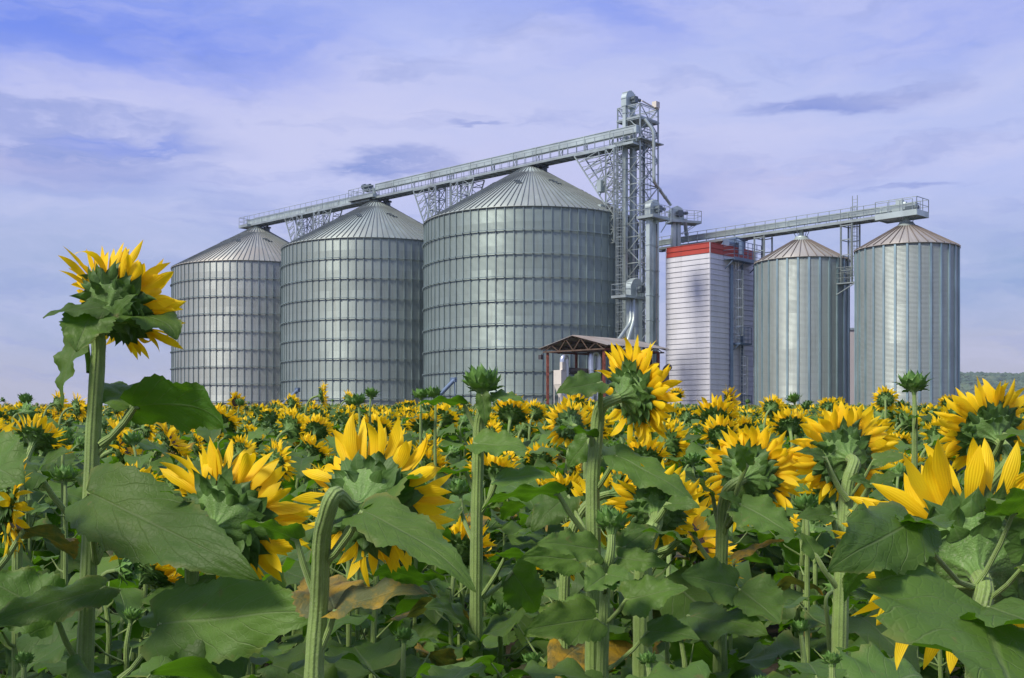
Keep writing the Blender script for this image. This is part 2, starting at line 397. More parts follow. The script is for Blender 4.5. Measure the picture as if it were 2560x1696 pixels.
silo(941, D2, 11.0, 20.1, 26.0, 78, 9, 'big round grain silo in the middle of the three wide ones', wm[1], rm[1], 108)
silo(1327, D3, 11.0, 20.2, 26.2, 78, 9, 'tallest looking wide grain silo, directly left of the elevator tower', wm[2], rm[2], 108)
silo(2004, D4, 4.28, 15.05, 17.1, 28, 0, 'slim corrugated silo with beige cone roof beside the white dryer tower', wm[3], rm[3], 36, True, False)
silo(2266, D5, 4.27, 15.1, 17.1, 28, 0, 'slim corrugated silo with brown cone roof at the far right end', wm[4], rm[4], 36, True, False)
C3 = Vector(((1327 - 1280) / F * D3, D3, 0))
def L3(t, lat=0.0, z=0.0): return C3 + A * t + B * lat + Z * (z + ZC)

def conveyor(org, t0, t1, zb, label, gap, trough_h, seam=3.0, fn=None, name='conveyor_bridge', rail_end=(0, 0), lat_w=0.75, railh=1.1, group=None):
    """org(t, lat, z) gives the world point; deck bottom at zb"""
    root = thing(name, org((t0 + t1) / 2, 0, zb), label, 'conveyor', 'grain conveyors over the silos')
    loc = root.location.copy()
    def O(t, l, z): return org(t, l, z) - loc
    dirn = (org(t1, 0, 0) - org(t0, 0, 0)).normalized(); lat = (org(0, 1, 0) - org(0, 0, 0))
    g = Geo()
    for l in (-lat_w, lat_w): g.bar(O(t0, l, zb + 0.16), O(t1, l, zb + 0.16), 0.07, 0.24)
    g.bar(O(t0, 0, zb + 0.20), O(t1, 0, zb + 0.20), 2 * lat_w - 0.09, 0.05)
    n = int((t1 - t0) / 1.1)
    for i in range(n + 1):
        t = t0 + (t1 - t0) * i / n
        g.bar(O(t, -lat_w + 0.05, zb + 0.08), O(t, lat_w - 0.05, zb + 0.08), 0.08, 0.12)
    obj('walkway', g, M_STEEL, root)
    g = Geo(); zt = zb + gap + 0.34
    tw = 0.26
    g.bar(O(t0, 0, zt + trough_h / 2), O(t1, 0, zt + trough_h / 2), 2 * tw, trough_h)
    n = int((t1 - t0) / seam)
    for i in range(n + 1):
        t = t0 + (t1 - t0) * i / n
        g.bar(O(t, 0, zt - 0.04), O(t, 0, zt + trough_h + 0.04), 2 * tw + 0.12, 0.09, up=dirn)
    g.bar(O(t0, -tw - 0.03, zt + trough_h + 0.02), O(t1, -tw - 0.03, zt + trough_h + 0.02), 0.05, 0.07)
    obj('trough', g, M_STEELP, root)
    if gap > 0.3:
        n = int((t1 - t0) / seam)
        for i in range(n + 1):
            g = Geo()
            t = t0 + (t1 - t0) * i / n
            for l in (-0.24, 0.24):
                g.bar(O(t, l, zb + 0.3), O(t, l, zt - 0.04), 0.08)
            g.bar(O(t, -0.24, zb + 0.35), O(min(t + 0.45, t1), -0.24, zt - 0.05), 0.05)
            obj('support_frame', g, M_STEEL, root)
    for s in (-1, 1):
        g = Geo(); railing(g, [O(t0, s * lat_w, zb + 0.3), O(t1, s * lat_w, zb + 0.3)], railh, 1.15, 0.045)
        obj('railing', g, M_STEEL, root)
    return root

# upper big conveyor in two runs
conveyor(L3, -24.4, 13.6, 26.35, 'long conveyor bridge from the middle silo up to the elevator tower', 0.85, 0.66)
conveyor(L3, -51.0, -24.9, 26.25, 'lower conveyor bridge between the leftmost silo and the middle silo', 0.05, 0.62, railh=1.15)
# drive station over silo two, end platform over silo one
def station(tc, half, z, label, size=1.0, motor=True):
    root = thing('drive_station', L3(tc, 0, z), label, 'machine')
    loc = root.location.copy()
    O = lambda t, l, zz: L3(t, l, zz) - loc
    g = Geo()
    g.box(O(tc, 0, z), A * half, B * 1.25, Z * 0.06)
    for l in (-1.25, 1.25): g.bar(O(tc - half, l, z + 0.0), O(tc + half, l, z + 0.0), 0.07, 0.36)
    for e in (-half, half): g.bar(O(tc + e, -1.25, z), O(tc + e, 1.25, z), 0.07, 0.36)
    obj('platform', g, M_STEEL, root)
    g = Geo(); railing(g, [O(tc - half, 1.2, z + .1), O(tc - half, -1.2, z + .1), O(tc + half, -1.2, z + .1)], 1.1, 1.0, 0.05)
    obj('railing', g, M_STEEL, root)
    if motor:
        g = Geo(); g.box(O(tc - 0.2, 0.1, z + 1.35), A * 0.55, B * 0.4, Z * 0.35)
        g.tube([O(tc - 0.4, -0.3, z + 1.5), O(tc + 0.7, -0.3, z + 1.5)], 0.22, 12); g.tube([O(tc - 1.0, 0, z + 1.6), O(tc - 0.6, 0, z + 1.6)], 0.34, 12)
        obj('motor', g, M_DARKST, root)
        g = Geo()
        for e in (-0.5, 0.6): g.bar(O(tc + e, -0.3, z + 0.05), O(tc + e, -0.3, z + 1.15), 0.12)
        g.lathe([(0.12, -0.0), (0.2, 0.5), (0.4, 0.9)], 12, c=tuple(O(tc + 1.1, 0, z + 0.2)))
        obj('stand', g, M_STEELP, root)
    return root
station(-26.0, 2.3, 26.7, 'conveyor drive with motor and small railed platform above the middle silo')
station(-50.6, 1.0, 26.35, 'small railed end platform above the leftmost silo', motor=False)

def lattice(tc, side, top, z_low, z_arm, label, arm=3.1, w=0.55, wb=0.8, brackets=False):
    root = thing('lattice_support', L3(tc, 0, z_low), label, 'support', 'lattice supports under the conveyor')
    loc = root.location.copy(); O = lambda t, l, zz: L3(t, l, zz) - loc
    for s in (-1, 1):
        for l in (-wb, wb):
            g = Geo(); g.bar(O(tc + s * w, l, z_low), O(tc + s * w, l, top), 0.13); obj('post', g, M_STEEL, root)
    g = Geo(); n = max(1, round((top - z_low) / 1.3)); hs = [z_low + (top - z_low) * i / n for i in range(n + 1)]
    for i, h in enumerate(hs):
        for l in (-wb, wb): g.bar(O(tc - w, l, h), O(tc + w, l, h), 0.09)
        for s in (-1, 1): g.bar(O(tc + s * w, -wb, h), O(tc + s * w, wb, h), 0.08)
        if i < n:
            h2 = hs[i + 1]
            for l in (-wb, wb): g.bar(O(tc - w, l, h), O(tc + w, l, h2), 0.075); g.bar(O(tc + w, l, h), O(tc - w, l, h2), 0.06)
            for s in (-1, 1): g.bar(O(tc + s * w, -wb, h), O(tc + s * w, wb, h2), 0.06)
    obj('cross_brace', g, M_STEEL, root)
    # raking arm reaching outwards to the conveyor, laced like the tower
    for l in (-wb, wb):
        g = Geo()
        p0, p1 = O(tc + side * w, l, z_arm), O(tc + side * arm, l, top)
        q0, q1 = O(tc + side * w, l, z_arm + 1.9), O(tc + side * (w + 0.9), l, top)
        g.bar(p0, p1, 0.11); g.bar(q0, q1, 0.075); g.bar(O(tc, l, top), O(tc + side * arm, l, top), 0.09)
        for i in range(5):
            f = (i + 0.5) / 5.0; f2 = (i + 1.0) / 5.0
            a, b2 = p0.lerp(p1, 0.1 + 0.85 * f), q0.lerp(q1, f * 0.95); g.bar(a, b2, 0.07)
            c2 = p0.lerp(p1, 0.1 + 0.85 * f2 * 0.98); g.bar(b2, c2, 0.055); g.bar(a, q0.lerp(q1, min(1, f2)), 0.055)
        obj('raking_arm', g, M_STEEL, root)
    if brackets:
        for i in range(3):
            g = Geo(); g.box(O(tc - 1.05, -wb, z_low + 0.9 + 2.35 * i), A * 0.25, B * 0.4, Z * 0.55); obj('bracket', g, M_STEELP, root)
    return root
for tm, nm in ((-12.3, 'middle and tallest wide silos'), (-36.9, 'leftmost and middle silos')):
    lattice(tm - 1.75, -1, 26.3, 17.5, 20.7, f'lattice support at left in the gap between {nm}')
    lattice(tm + 1.75, 1, 26.3, 17.5, 20.7, f'lattice support at right in the gap between {nm}')
lattice(10.95, -1, 26.3, 17.2, 20.9, 'tall lattice support bolted to the tallest wide silo beside the elevator tower', arm=4.4, w=0.5, wb=0.9, brackets=True)

def caged_ladder(base, top, fwd, label, group=None, cage=0.38, mat=None, hoops=True, w=0.24):
    mat = mat or M_STEEL
    base, top = Vector(base), Vector(top); fwd = Vector(fwd).normalized(); sd = fwd.cross(Z)
    root = thing('caged_ladder', base, label, 'ladder', group)
    H = (top - base).length
    for s in (-1, 1):
        g = Geo(); g.bar(sd * s * w, sd * s * w + Z * H, 0.05); obj('stringer', g, mat, root)
    g = Geo()
    for i in range(int(H / 0.3)): g.bar(sd * -w + Z * (0.15 + 0.3 * i), sd * w + Z * (0.15 + 0.3 * i), 0.03)
    obj('rung', g, mat, root)
    if hoops:
        g = Geo(); k = int(H / 0.9); pts = []
        for j in range(7):
            a = PI * j / 6; pts.append(sd * (cage * math.cos(a)) + fwd * (cage * 1.6 * math.sin(a)))
        for i in range(k):
            z = 0.6 + 0.9 * i
            for p, q in zip(pts[:-1], pts[1:]): g.bar(p + Z * z, q + Z * z, 0.04)
        for p in pts[1:-1]: g.bar(p + Z * 0.6, p + Z * (0.6 + 0.9 * (k - 1)), 0.03)
        obj('safety_cage', g, mat, root)
    return root
FW = Vector((-0.3, -1, 0))
caged_ladder(L3(-12.3, 0.2, 17), L3(-12.3, 0.2, 27.6), FW, 'caged ladder in the gap between the middle and tallest wide silos')
caged_ladder(L3(-36.9, 0.2, 17), L3(-36.9, 0.2, 27.4), FW, 'caged ladder in the gap between the leftmost and middle silos')
caged_ladder(L3(11.9, -0.6, 8), L3(11.9, -0.6, 27.0), FW, 'caged ladder squeezed between the tallest wide silo and the elevator tower')

# ---- elevator tower
TD = 103.0; NC = P(1600, 1055, TD); NC.z = 0      # nearest corner
sa, sb = 2.65, 3.0
def T(a, b, z): return NC - A * a + B * b + Z * (z + ZC)
GT = GZ - ZC
tw = thing('elevator_tower', T(sa / 2, sb / 2, GT), 'tall open steel lattice tower around the bucket elevator', 'tower'); tl = tw.location.copy()
TO = lambda a, b, z: T(a, b, z) - tl
TOPZ = 30.4
for a, b in ((0, 0), (sa, 0), (sa, sb), (0, sb)):
    g = Geo(); g.bar(TO(a, b, GT), TO(a, b, TOPZ), 0.125); obj('post', g, M_STEEL, tw)
nb = 12; hs = [GT + (TOPZ - GT) * i / nb for i in range(nb + 1)]
faces = (((0, 0), (sa, 0)), ((sa, 0), (sa, sb)), ((sa, sb), (0, sb)), ((0, sb), (0, 0)))
for (p, q) in faces:
    g = Geo()
    for i, h in enumerate(hs):
        g.bar(TO(*p, h), TO(*q, h), 0.085)
        if i < nb:
            h2 = hs[i + 1]; g.bar(TO(*p, h), TO(*q, h2), 0.065); g.bar(TO(*q, h), TO(*p, h2), 0.065)
            hm = (h + h2) / 2; g.bar(TO(*p, hm), TO(*q, hm), 0.04)
    obj('cross_brace', g, M_STEEL, tw)
for z, ext in ((29.1, 0.1), (27.0, 0.4)):
    g = Geo(); g.box(TO(sa / 2, sb / 2, z), A * (sa / 2 + ext), B * (sb / 2 + ext), Z * 0.05)
    for (p, q) in faces: g.bar(TO(*p, z), TO(*q, z), 0.08, 0.3)
    obj('platform', g, M_STEEL, tw)
    g = Geo(); railing(g, [TO(*p, z + 0.05) for p in ((0, 0), (sa, 0), (sa, sb), (0, sb), (0, 0))], 1.1, 1.3, 0.045); obj('railing', g, M_STEEL, tw)
g = Geo(); g.bar(TO(0, sb * 0.1, TOPZ + 0.3), TO(0, sb, TOPZ), 0.1); g.bar(TO(sa * .5, sb, TOPZ), TO(-0.1, sb * 1.0, TOPZ + 0.05), 0.08); g.box(TO(-0.05, sb * 0.85, TOPZ + 0.35), A * 0.25, B * 0.3, Z * 0.3)
obj('hoist_beam', g, M_CREAM, tw)
for off in ((0.45, 2.1), (0.5, 1.2)):
    g = Geo()
    for dx in (-0.22, 0.22): g.bar(TO(off[0] + dx, off[1], GT), TO(off[0] + dx, off[1], TOPZ - 1), 0.05)
    zz = GT
    while zz < TOPZ - 1.2: g.bar(TO(off[0] - .22, off[1], zz), TO(off[0] + .22, off[1], zz), 0.035); zz += 0.35
    obj('ladder', g, M_STEEL, tw)
g = Geo()
for sx, sy in ((0.15, 0.7), (0.2, 0.9)): g.bar(TO(sx, sy, GT), TO(sx, sy, TOPZ - 3), 0.12)
obj('cable_tray', g, M_DARKST, tw)

def elevator(px, d, top, w, gap, label, zbot=None, dirv=B, seam=2.3, headr=None, plat=None, motor_side=1, z_from=None, deep=0.5):
    """bucket elevator: two square trunks and a rounded head casing"""
    c = P(px, 1055, d); c.z = 0
    zb = GT if z_from is None else z_from
    root = thing('bucket_elevator', c + Z * (zb + ZC), label, 'elevator', 'bucket elevators beside the dryer tower')
    O = lambda u, v, z: dirv * u + dirv.cross(Z) * v + Z * (z - zb)
    headr = headr or (gap / 2 + w / 2 + 0.05)
    dp = dirv.cross(Z)
    zt = top - headr
    for s in (-1, 1):
        g = Geo(); g.box(O(s * gap / 2, 0, (zb + zt - 0.6) / 2), dirv * w / 2, dp * deep / 2, Z * ((zt - 0.6 - zb) / 2))
        z = zb + seam
        while z < zt - 0.8:
            g.box(O(s * gap / 2, 0, z), dirv * (w / 2 + 0.05), dp * (deep / 2 + 0.05), Z * 0.035); z += seam
        obj('trunk', g, M_STEELP, root)
    g = Geo(); hd = deep / 2 + 0.12
    prof = [(-headr, -0.75), (headr, -0.75), (headr, 0)] + [(headr * math.cos(a), headr * math.sin(a)) for a in [PI * k / 16 for k in range(1, 16)]] + [(-headr, 0)]
    n = len(prof)
    vs = [O(x, -hd, zt + y) for x, y in prof] + [O(x, hd, zt + y) for x, y in prof]
    g.add(vs, [tuple(range(n)), tuple(reversed(range(n, 2 * n)))] + [(i, i + n, (i + 1) % n + n, (i + 1) % n) for i in range(n)])
    for k in range(0, 17, 4):
        a = PI * k / 16; g.bar(O((headr + .02) * math.cos(a), -hd - .03, zt + (headr + .02) * math.sin(a)), O((headr + .02) * math.cos(a), hd + .03, zt + (headr + .02) * math.sin(a)), 0.06)
    obj('head_casing', g, M_STEELP, root)
    g = Geo(); s = motor_side
    g.tube([O(0, s * hd, zt), O(0, s * (hd + 0.45), zt)], 0.2, 12); g.box(O(0.15, s * (hd + 0.3), zt - 0.05), dirv * 0.25, dp * 0.22, Z * 0.3)
    g.tube([O(0.35, s * (hd + 0.3), zt), O(1.0, s * (hd + 0.3), zt + 0.05)], 0.17, 12)
    obj('motor', g, M_DARKST, root)
    if plat:
        p0, p1, v0, v1 = plat; zp = zt - 0.85
        g = Geo(); g.box(O((p0 + p1) / 2, (v0 + v1) / 2, zp), dirv * ((p1 - p0) / 2), dp * ((v1 - v0) / 2), Z * 0.05)
        pts = [O(p0, v0, zp), O(p1, v0, zp), O(p1, v1, zp), O(p0, v1, zp), O(p0, v0, zp)]
        for a, b in zip(pts[:-1], pts[1:]): g.bar(a, b, 0.07, 0.24)
        g.bar(O(p1 - 0.1, v1, zp), O(0.5, v1 - 0.3, zp - 1.3), 0.07); g.bar(O(p1 - 0.1, v0, zp), O(0.5, v0 + 0.3, zp - 1.3), 0.07)
        obj('platform', g, M_STEEL, root)
        g = Geo(); railing(g, [p + Z * 0.1 for p in pts], 1.05, 0.9, 0.04); obj('railing', g, M_STEEL, root)
    return root
elevator(1572, 104.6, 32.0, 0.42, 1.15, 'tall bucket elevator standing inside the lattice tower', plat=None, seam=2.7, motor_side=1, deep=0.36)
elevator(1631, 99.0, 20.3, 0.50, 1.0, 'bucket elevator with humped head between lattice tower and dryer', plat=(-1.2, 1.5, -0.9, 0.9), seam=2.3, deep=0.42)
elevator(1690, 111.5, 22.2, 0.36, 0.56, 'bucket elevator with round head rising behind the red topped dryer', plat=(-0.8, 2.5, -0.8, 0.8), seam=3.0, dirv=Vector((0.95, 0.3, 0)).normalized(), deep=0.40, headr=0.75)
elevator(1586, 99.6, 13.2, 0.6, 1.25, 'short bucket elevator with big round head low in front of lattice tower', plat=(-2.3, 1.0, -0.9, 0.7), seam=2.2, deep=0.45)
# spouts
def spout(pts, r, label, mat=None, clamps=True, name='spout_pipe', cat='pipe'):
    p0 = Vector(pts[0]); root = Geo()
    q = [Vector(p) - p0 for p in pts]
    # rounded corners
    path = [q[0]]
    for i in range(1, len(q) - 1):
        a, b, c = q[i - 1], q[i], q[i + 1]; ra = min(0.45, (b - a).length * 0.4, (c - b).length * 0.4)
        s = b + (a - b).normalized() * ra; e = b + (c - b).normalized() * ra
        for k in range(5):
            f = k / 4; path.append(s * (1 - f) ** 2 + b * 2 * f * (1 - f) + e * f * f)
    path.append(q[-1])
    root.tube(path, r, 14)
    if clamps:
        for i in range(len(q) - 1):
            L = (q[i + 1] - q[i]).length; n = max(1, int(L / 2.2))
            for k in range(1, n):
                c = q[i].lerp(q[i + 1], k / n); dd = (q[i + 1] - q[i]).normalized() * 0.05; root.tube([c - dd, c + dd], r + 0.035, 14)
    o = obj(name, root, mat or M_STEELP, None, False, p0); tag(o, label, cat); return o
spout([P(1612, 298, 103.2), P(1634, 327, 103), P(1635, 455, 103.5), P(1676, 512, 111)], 0.16, 'long bent spout pipe from the tower top down to the rear elevator')
spout([P(1577, 750, 99.0), P(1577, 805, 98.5), P(1546, 850, 97.5), P(1530, 868, 97)], 0.17, 'grey spout pipe bending left above the shed roof', M_STEEL)
spout([P(1584, 750, 98.8), P(1585, 800, 98.4), P(1569, 853, 97.3), P(1569, 875, 97)], 0.17, 'grey spout pipe dropping steeply onto the shed roof', M_STEEL)
spout([P(1712, 550, 111), P(1716, 588, 112.2)], 0.2, 'short dark spout feeding the right conveyor')

# ---- conveyor over the slim silos
C5 = Vector(((2266 - 1280) / F * D5, D5, 0)); C4 = Vector(((2004 - 1280) / F * D4, D4, 0))
A2 = (C5 - C4).normalized(); B2 = Vector((-A2.y, A2.x, 0))
def L5(t, lat=0.0, z=0.0): return C5 + A2 * t + B2 * lat + Z * (z + ZC)
conveyor(L5, -27.5, 0.9, 18.05, 'conveyor bridge running over the two slim silos at right', 0.28, 0.45, railh=1.05)
rt = thing('drive_station', L5(0.2, 0, 18.0), 'railed drive platform with motors on top of the far right silo', 'machine'); rl = rt.location.copy()
O5 = lambda t, l, z: L5(t, l, z) - rl
g = Geo(); g.box(O5(-0.4, -0.05, 18.05), A2 * 1.9, B2 * 1.15, Z * 0.05)
for l in (-1.2, 1.1): g.bar(O5(-2.3, l, 18.12), O5(1.5, l, 18.12), 0.07, 0.5)
for t_ in (-2.3, 1.5): g.bar(O5(t_, -1.2, 18.12), O5(t_, 1.1, 18.12), 0.07, 0.5)
obj('platform', g, M_STEELP, rt)
g = Geo(); railing(g, [O5(-2.3, -1.2, 18.3), O5(1.5, -1.2, 18.3), O5(1.5, 1.1, 18.3), O5(-2.3, 1.1, 18.3)], 1.15, 1.1, 0.05); obj('railing', g, M_STEEL, rt)
g = Geo(); g.box(O5(-0.6, 0, 19.25), A2 * 0.28, B2 * 0.25, Z * 0.35); g.box(O5(-0.7, 0, 18.75), A2 * 0.5, B2 * 0.3, Z * 0.3); g.tube([O5(-0.3, 0, 19.2), O5(0.0, 0, 19.2)], 0.2, 10); obj('drive_head', g, M_STEELP, rt)
g = Geo(); g.box(O5(0.45, -0.1, 18.65), A2 * 0.45, B2 * 0.22, Z * 0.24); g.tube([O5(0.8, -0.1, 18.7), O5(1.15, -0.1, 18.7)], 0.2, 10); obj('motor', g, M_DARKST, rt)
# ladder mast between the slim silos and legs by silo four
caged_ladder(L5(-5.05, 0.3, 12.7), L5(-5.05, 0.3, 20.7), -B2, 'open ladder mast rising between the two slim silos through the conveyor', cage=0.33)
for nm, t_ in (('square steel leg pair carrying the conveyor between the slim silos', -5.9), ('square steel leg pair carrying the conveyor beside the white dryer', -15.1)):
    r_ = thing('steel_trestle', L5(t_, 0, GT), nm, 'support', 'leg pairs under the right conveyor'); q = r_.location.copy()
    lo_ = 12.6 if t_ > -10 else GT
    for l in (-0.7, 0.7):
        g = Geo(); g.bar(L5(t_, l, lo_) - q, L5(t_, l, 18.05) - q, 0.13); obj('post', g, M_STEEL, r_)
        g = Geo(); g.bar(L5(t_ + 1.1, l, lo_) - q, L5(t_ + 1.1, l, 18.05) - q, 0.13); obj('post', g, M_STEEL, r_)
    g = Geo()
    for z in (17.9, 16.6, 15.2, 13.8):
        g.bar(L5(t_, -0.7, z) - q, L5(t_ + 1.1, -0.7, z) - q, 0.08); g.bar(L5(t_, 0.7, z) - q, L5(t_ + 1.1, 0.7, z) - q, 0.08); g.bar(L5(t_, -0.7, z) - q, L5(t_, 0.7, z) - q, 0.08)
    obj('crossbar', g, M_STEEL, r_)
cw = thing('catwalk', L5(-5.15, 0, 12.6), 'small railed catwalk bridging the gap between the slim silos', 'walkway'); q = cw.location.copy()
g = Geo(); g.bar(L5(-6.2, -0.6, 12.6) - q, L5(-4.1, -0.6, 12.6) - q, 0.9, 0.1); g.bar(L5(-6.2, -1.0, 11.6) - q, L5(-4.4, -1.0, 12.5) - q, 0.08); obj('platform', g, M_STEEL, cw)
g = Geo(); railing(g, [L5(-6.2, -1.05, 12.65) - q, L5(-4.1, -1.05, 12.65) - q], 1.4, 0.6, 0.04, mids=(0.45, 0.9)); railing(g, [L5(-6.2, -0.15, 12.65) - q, L5(-4.1, -0.15, 12.65) - q], 1.4, 0.6, 0.04, mids=(0.45, 0.9)); obj('railing', g, M_STEEL, cw)

# ---- dryer tower
DM = P(1774.6, 1055, 102.0); DM.z = 0; DL = P(1667, 1055, 105.5); DL.z = 0; DR = P(1900, 1055, 107.2); DR.z = 0
eL = (DL - DM); lL = eL.length; eL.normalize(); eR = (DR - DM); eR = (eR - eL * eR.dot(eL)); lR = eR.length; eR.normalize()
dry = thing('dryer_tower', DM + Z * GZ, 'boxy white clad grain dryer tower with red band along its top', 'tower')
HT = 16.95 + ZC - GZ
def DO(u, v, z): return eL * u + eR * v + Z * z
g = Geo(); g.box(DO(lL / 2, lR / 2, HT / 2 - 0.1), eL * (lL / 2 - 0.03), eR * (lR / 2 - 0.03), Z * (HT / 2 - 0.1)); 
bh = 0.49; nboard = int((HT - 1.0) / bh)
def boards(g, z0, z1, n):
    for i in range(n):
        a = z0 + (z1 - z0) * i / n; b = z0 + (z1 - z0) * (i + 1) / n
        o1, o2 = 0.07, 0.006
        cor = [(0, 0), (lL, 0), (lL, lR), (0, lR)]
        sg = [(-1, -1), (1, -1), (1, 1), (-1, 1)]
        lo = [DO(c[0] + s[0] * o1, c[1] + s[1] * o1, a) for c, s in zip(cor, sg)]
        hi = [DO(c[0] + s[0] * o2, c[1] + s[1] * o2, b) for c, s in zip(cor, sg)]
        inn = [DO(c[0] - s[0] * 0.02, c[1] - s[1] * 0.02, a) for c, s in zip(cor, sg)]
        for k in range(4):
            j = (k + 1) % 4; g.add([lo[k], lo[j], hi[j], hi[k]], [(0, 1, 2, 3)]); g.add([inn[k], inn[j], lo[j], lo[k]], [(0, 1, 2, 3)])
boards(g, 0.0, HT - 0.96, nboard)
obj('cladding', g, M_WHITE, dry)
g = Geo(); boards(g, HT - 0.955, HT, 2); g.box(DO(lL / 2, lR / 2, HT + 0.01), eL * (lL / 2 + 0.05), eR * (lR / 2 + 0.05), Z * 0.03); obj('red_band', g, M_RED, dry)
g = Geo()
for (u, v) in ((0, 0), (lL, 0), (0, lR)): g.bar(DO(u - (0.04 if u == 0 else -0.04), v - (0.04 if v == 0 else -0.04), 0), DO(u - (0.04 if u == 0 else -0.04), v - (0.04 if v == 0 else -0.04), HT), 0.07)
obj('corner_trim', g, M_WHITE, dry)
g = Geo(); g.bar(DO(-0.2, 3.35, 0), DO(-0.2, 3.35, HT - 1.8), 0.28); obj('downpipe', g, M_BLUEST, dry)
g = Geo(); g.bar(DO(-0.12, 5.35, 0), DO(-0.12, 5.35, HT - 1.6), 0.2); obj('downpipe', g, M_BLUEST, dry)
zp = HT - 1.35
g = Geo(); g.box(DO(-0.6, 4.7, zp), eL * 0.6, eR * 2.4, Z * 0.05)
g.bar(DO(-1.2, 2.3, zp), DO(-1.2, 7.1, zp), 0.08, 0.3)
for v in (2.5, 4.5, 6.9): g.bar(DO(-1.15, v, zp), DO(0, v, zp - 0.9), 0.08)
obj('platform', g, M_BLUEST, dry)
g = Geo(); railing(g, [DO(0, 2.3, zp), DO(-1.2, 2.3, zp), DO(-1.2, 7.1, zp)], 1.7, 0.8, 0.05, mids=(0.45, 0.85, 1.25)); obj('railing', g, M_BLUEST, dry)
g = Geo(); g.box(DO(0.9, 5.6, HT + 0.45), eL * 0.7, eR * 0.9, Z * 0.5); g.box(DO(0.9, 5.7, HT + 1.0), eL * 0.8, eR * 1.05, Z * 0.08)
g.tube([DO(0.6, 3.6, HT + 0.35), DO(0.6, 4.7, HT + 0.35)], 0.42, 14); g.tube([DO(-0.5, 4.6, HT - 0.7), DO(-0.5, 4.6, HT + 0.4), DO(0.3, 5.0, HT + 0.8)], 0.25, 12)
obj('fan_unit', g, M_BLUEST, dry)
caged_ladder(DM + Z * GZ + DO(-0.35, 4.15, HT - 9.2), DM + Z * GZ + DO(-0.35, 4.15, HT - 1.3), -eL, 'upper caged ladder on the shaded side of the white dryer tower', 'caged ladders on the dryer tower', mat=M_CHROME)
caged_ladder(DM + Z * GZ + DO(-0.35, 5.0, 1.2), DM + Z * GZ + DO(-0.35, 5.0, HT - 9.4), -eL, 'lower caged ladder on the shaded side of the white dryer tower', 'caged ladders on the dryer tower', mat=M_CHROME)
for z, nm in ((HT - 9.4, 'small rest platform halfway up the side of the white dryer tower'), (0.9, 'small rest platform low on the side of the white dryer tower')):
    r_ = thing('rest_platform', DM + Z * GZ + DO(0, 0, z), nm, 'platform', 'ladder rest platforms on the dryer tower')
    g = Geo(); g.box(DO(-0.5, 4.7, 0), eL * 0.5, eR * 1.0, Z * 0.09); g.bar(DO(-0.9, 3.75, 0), DO(0, 3.75, -0.7), 0.07); obj('platform', g, M_BLUEST, r_)
    g = Geo(); railing(g, [DO(0, 3.7, 0), DO(-1.0, 3.7, 0), DO(-1.0, 5.7, 0), DO(0, 5.7, 0)], 1.6, 0.7, 0.045, mids=(0.5, 1.0)); obj('railing', g, M_BLUEST, r_)

# ---- open shed
CC = P(1514, 862, 90.0); CA = P(1350, 872, 94.9); CB = P(1668, 874, 95.4); zE = 6.43 + ZC
for c in (CC, CA, CB): c.z = zE
u1 = CA - CC; u2 = CB - CC
shed = thing('open_shed', Vector((CC.x, CC.y, ground(90))), 'open sided shed with grey gable roof on rusty red posts', 'shed'); so = shed.location.copy()
rise = 1.0
def SO(a, b, dz=0.0): return CC + u1 * a + u2 * b + Z * dz - so
def corr(g, a0, a1, z0, z1, n=90, th=0.03):
    vs = []; fs = []
    for i in range(n + 1):
        b = -0.0 + 1.0 * i / n; w = 0.025 if i % 2 else -0.025
        vs += [SO(a0, b, z0 + w), SO(a1, b, z1 + w), SO(a0, b, z0 + w - th), SO(a1, b, z1 + w - th)]
    for i in range(n):
        k = 4 * i; fs += [(k, k + 4, k + 5, k + 1), (k + 2, k + 3, k + 7, k + 6), (k, k + 2, k + 6, k + 4), (k + 1, k + 5, k + 7, k + 3)]
    fs += [(0, 1, 3, 2), (4 * n, 4 * n + 2, 4 * n + 3, 4 * n + 1)]
    g.add(vs, fs)
g = Geo(); corr(g, -0.03, 0.5, 0.0, rise); corr(g, 0.5, 1.03, rise, 0.0); rf_ = obj('roof', g, M_SHEET, shed)
g = Geo()
for b in (0.02, 0.25, 0.5, 0.75, 0.98):
    lo = -0.32
    g.bar(SO(0.03, b, lo), SO(0.97, b, lo), 0.1, 0.12); g.bar(SO(0.0, b, -0.1), SO(0.5, b, rise - 0.1), 0.09); g.bar(SO(1.0, b, -0.1), SO(0.5, b, rise - 0.1), 0.09)
    m = 8
    for i in range(m):
        x0 = 0.05 + 0.9 * i / m; x1 = 0.05 + 0.9 * (i + 1) / m; top = lambda x: rise * (1 - abs(x - 0.5) * 2) - 0.1
        if i % 2: g.bar(SO(x0, b, top(x0)), SO(x1, b, lo), 0.06)
        else: g.bar(SO(x0, b, lo), SO(x1, b, top(x1)), 0.06)
obj('truss', g, M_BROWN, shed)
g = Geo()
for a in (0.12, 0.3, 0.45, 0.55, 0.7, 0.88): g.bar(SO(a, 0, rise * (1 - abs(a - 0.5) * 2) - 0.06), SO(a, 1, rise * (1 - abs(a - 0.5) * 2) - 0.06), 0.07, 0.1)
obj('purlin', g, M_BROWN, shed)
for a in (0.07, 0.93):
    for b in (0.05, 0.5, 0.93):
        g = Geo(); p = SO(a, b, -0.3); g.bar(Vector((p.x, p.y, 0)), p, 0.2)
        zz = 0.4
        while zz < p.z: g.box((p.x, p.y, zz), (0.115, 0, 0), (0, 0.115, 0), (0, 0, 0.12)); zz += 0.8
        obj('post', g, M_RUST, shed)
g = Geo(); g.bar(SO(0.07, 0.05, -0.3), SO(0.07, 0.93, -0.3), 0.14); g.bar(SO(0.93, 0.05, -0.3), SO(0.93, 0.93, -0.3), 0.14); obj('beam', g, M_RUST, shed)
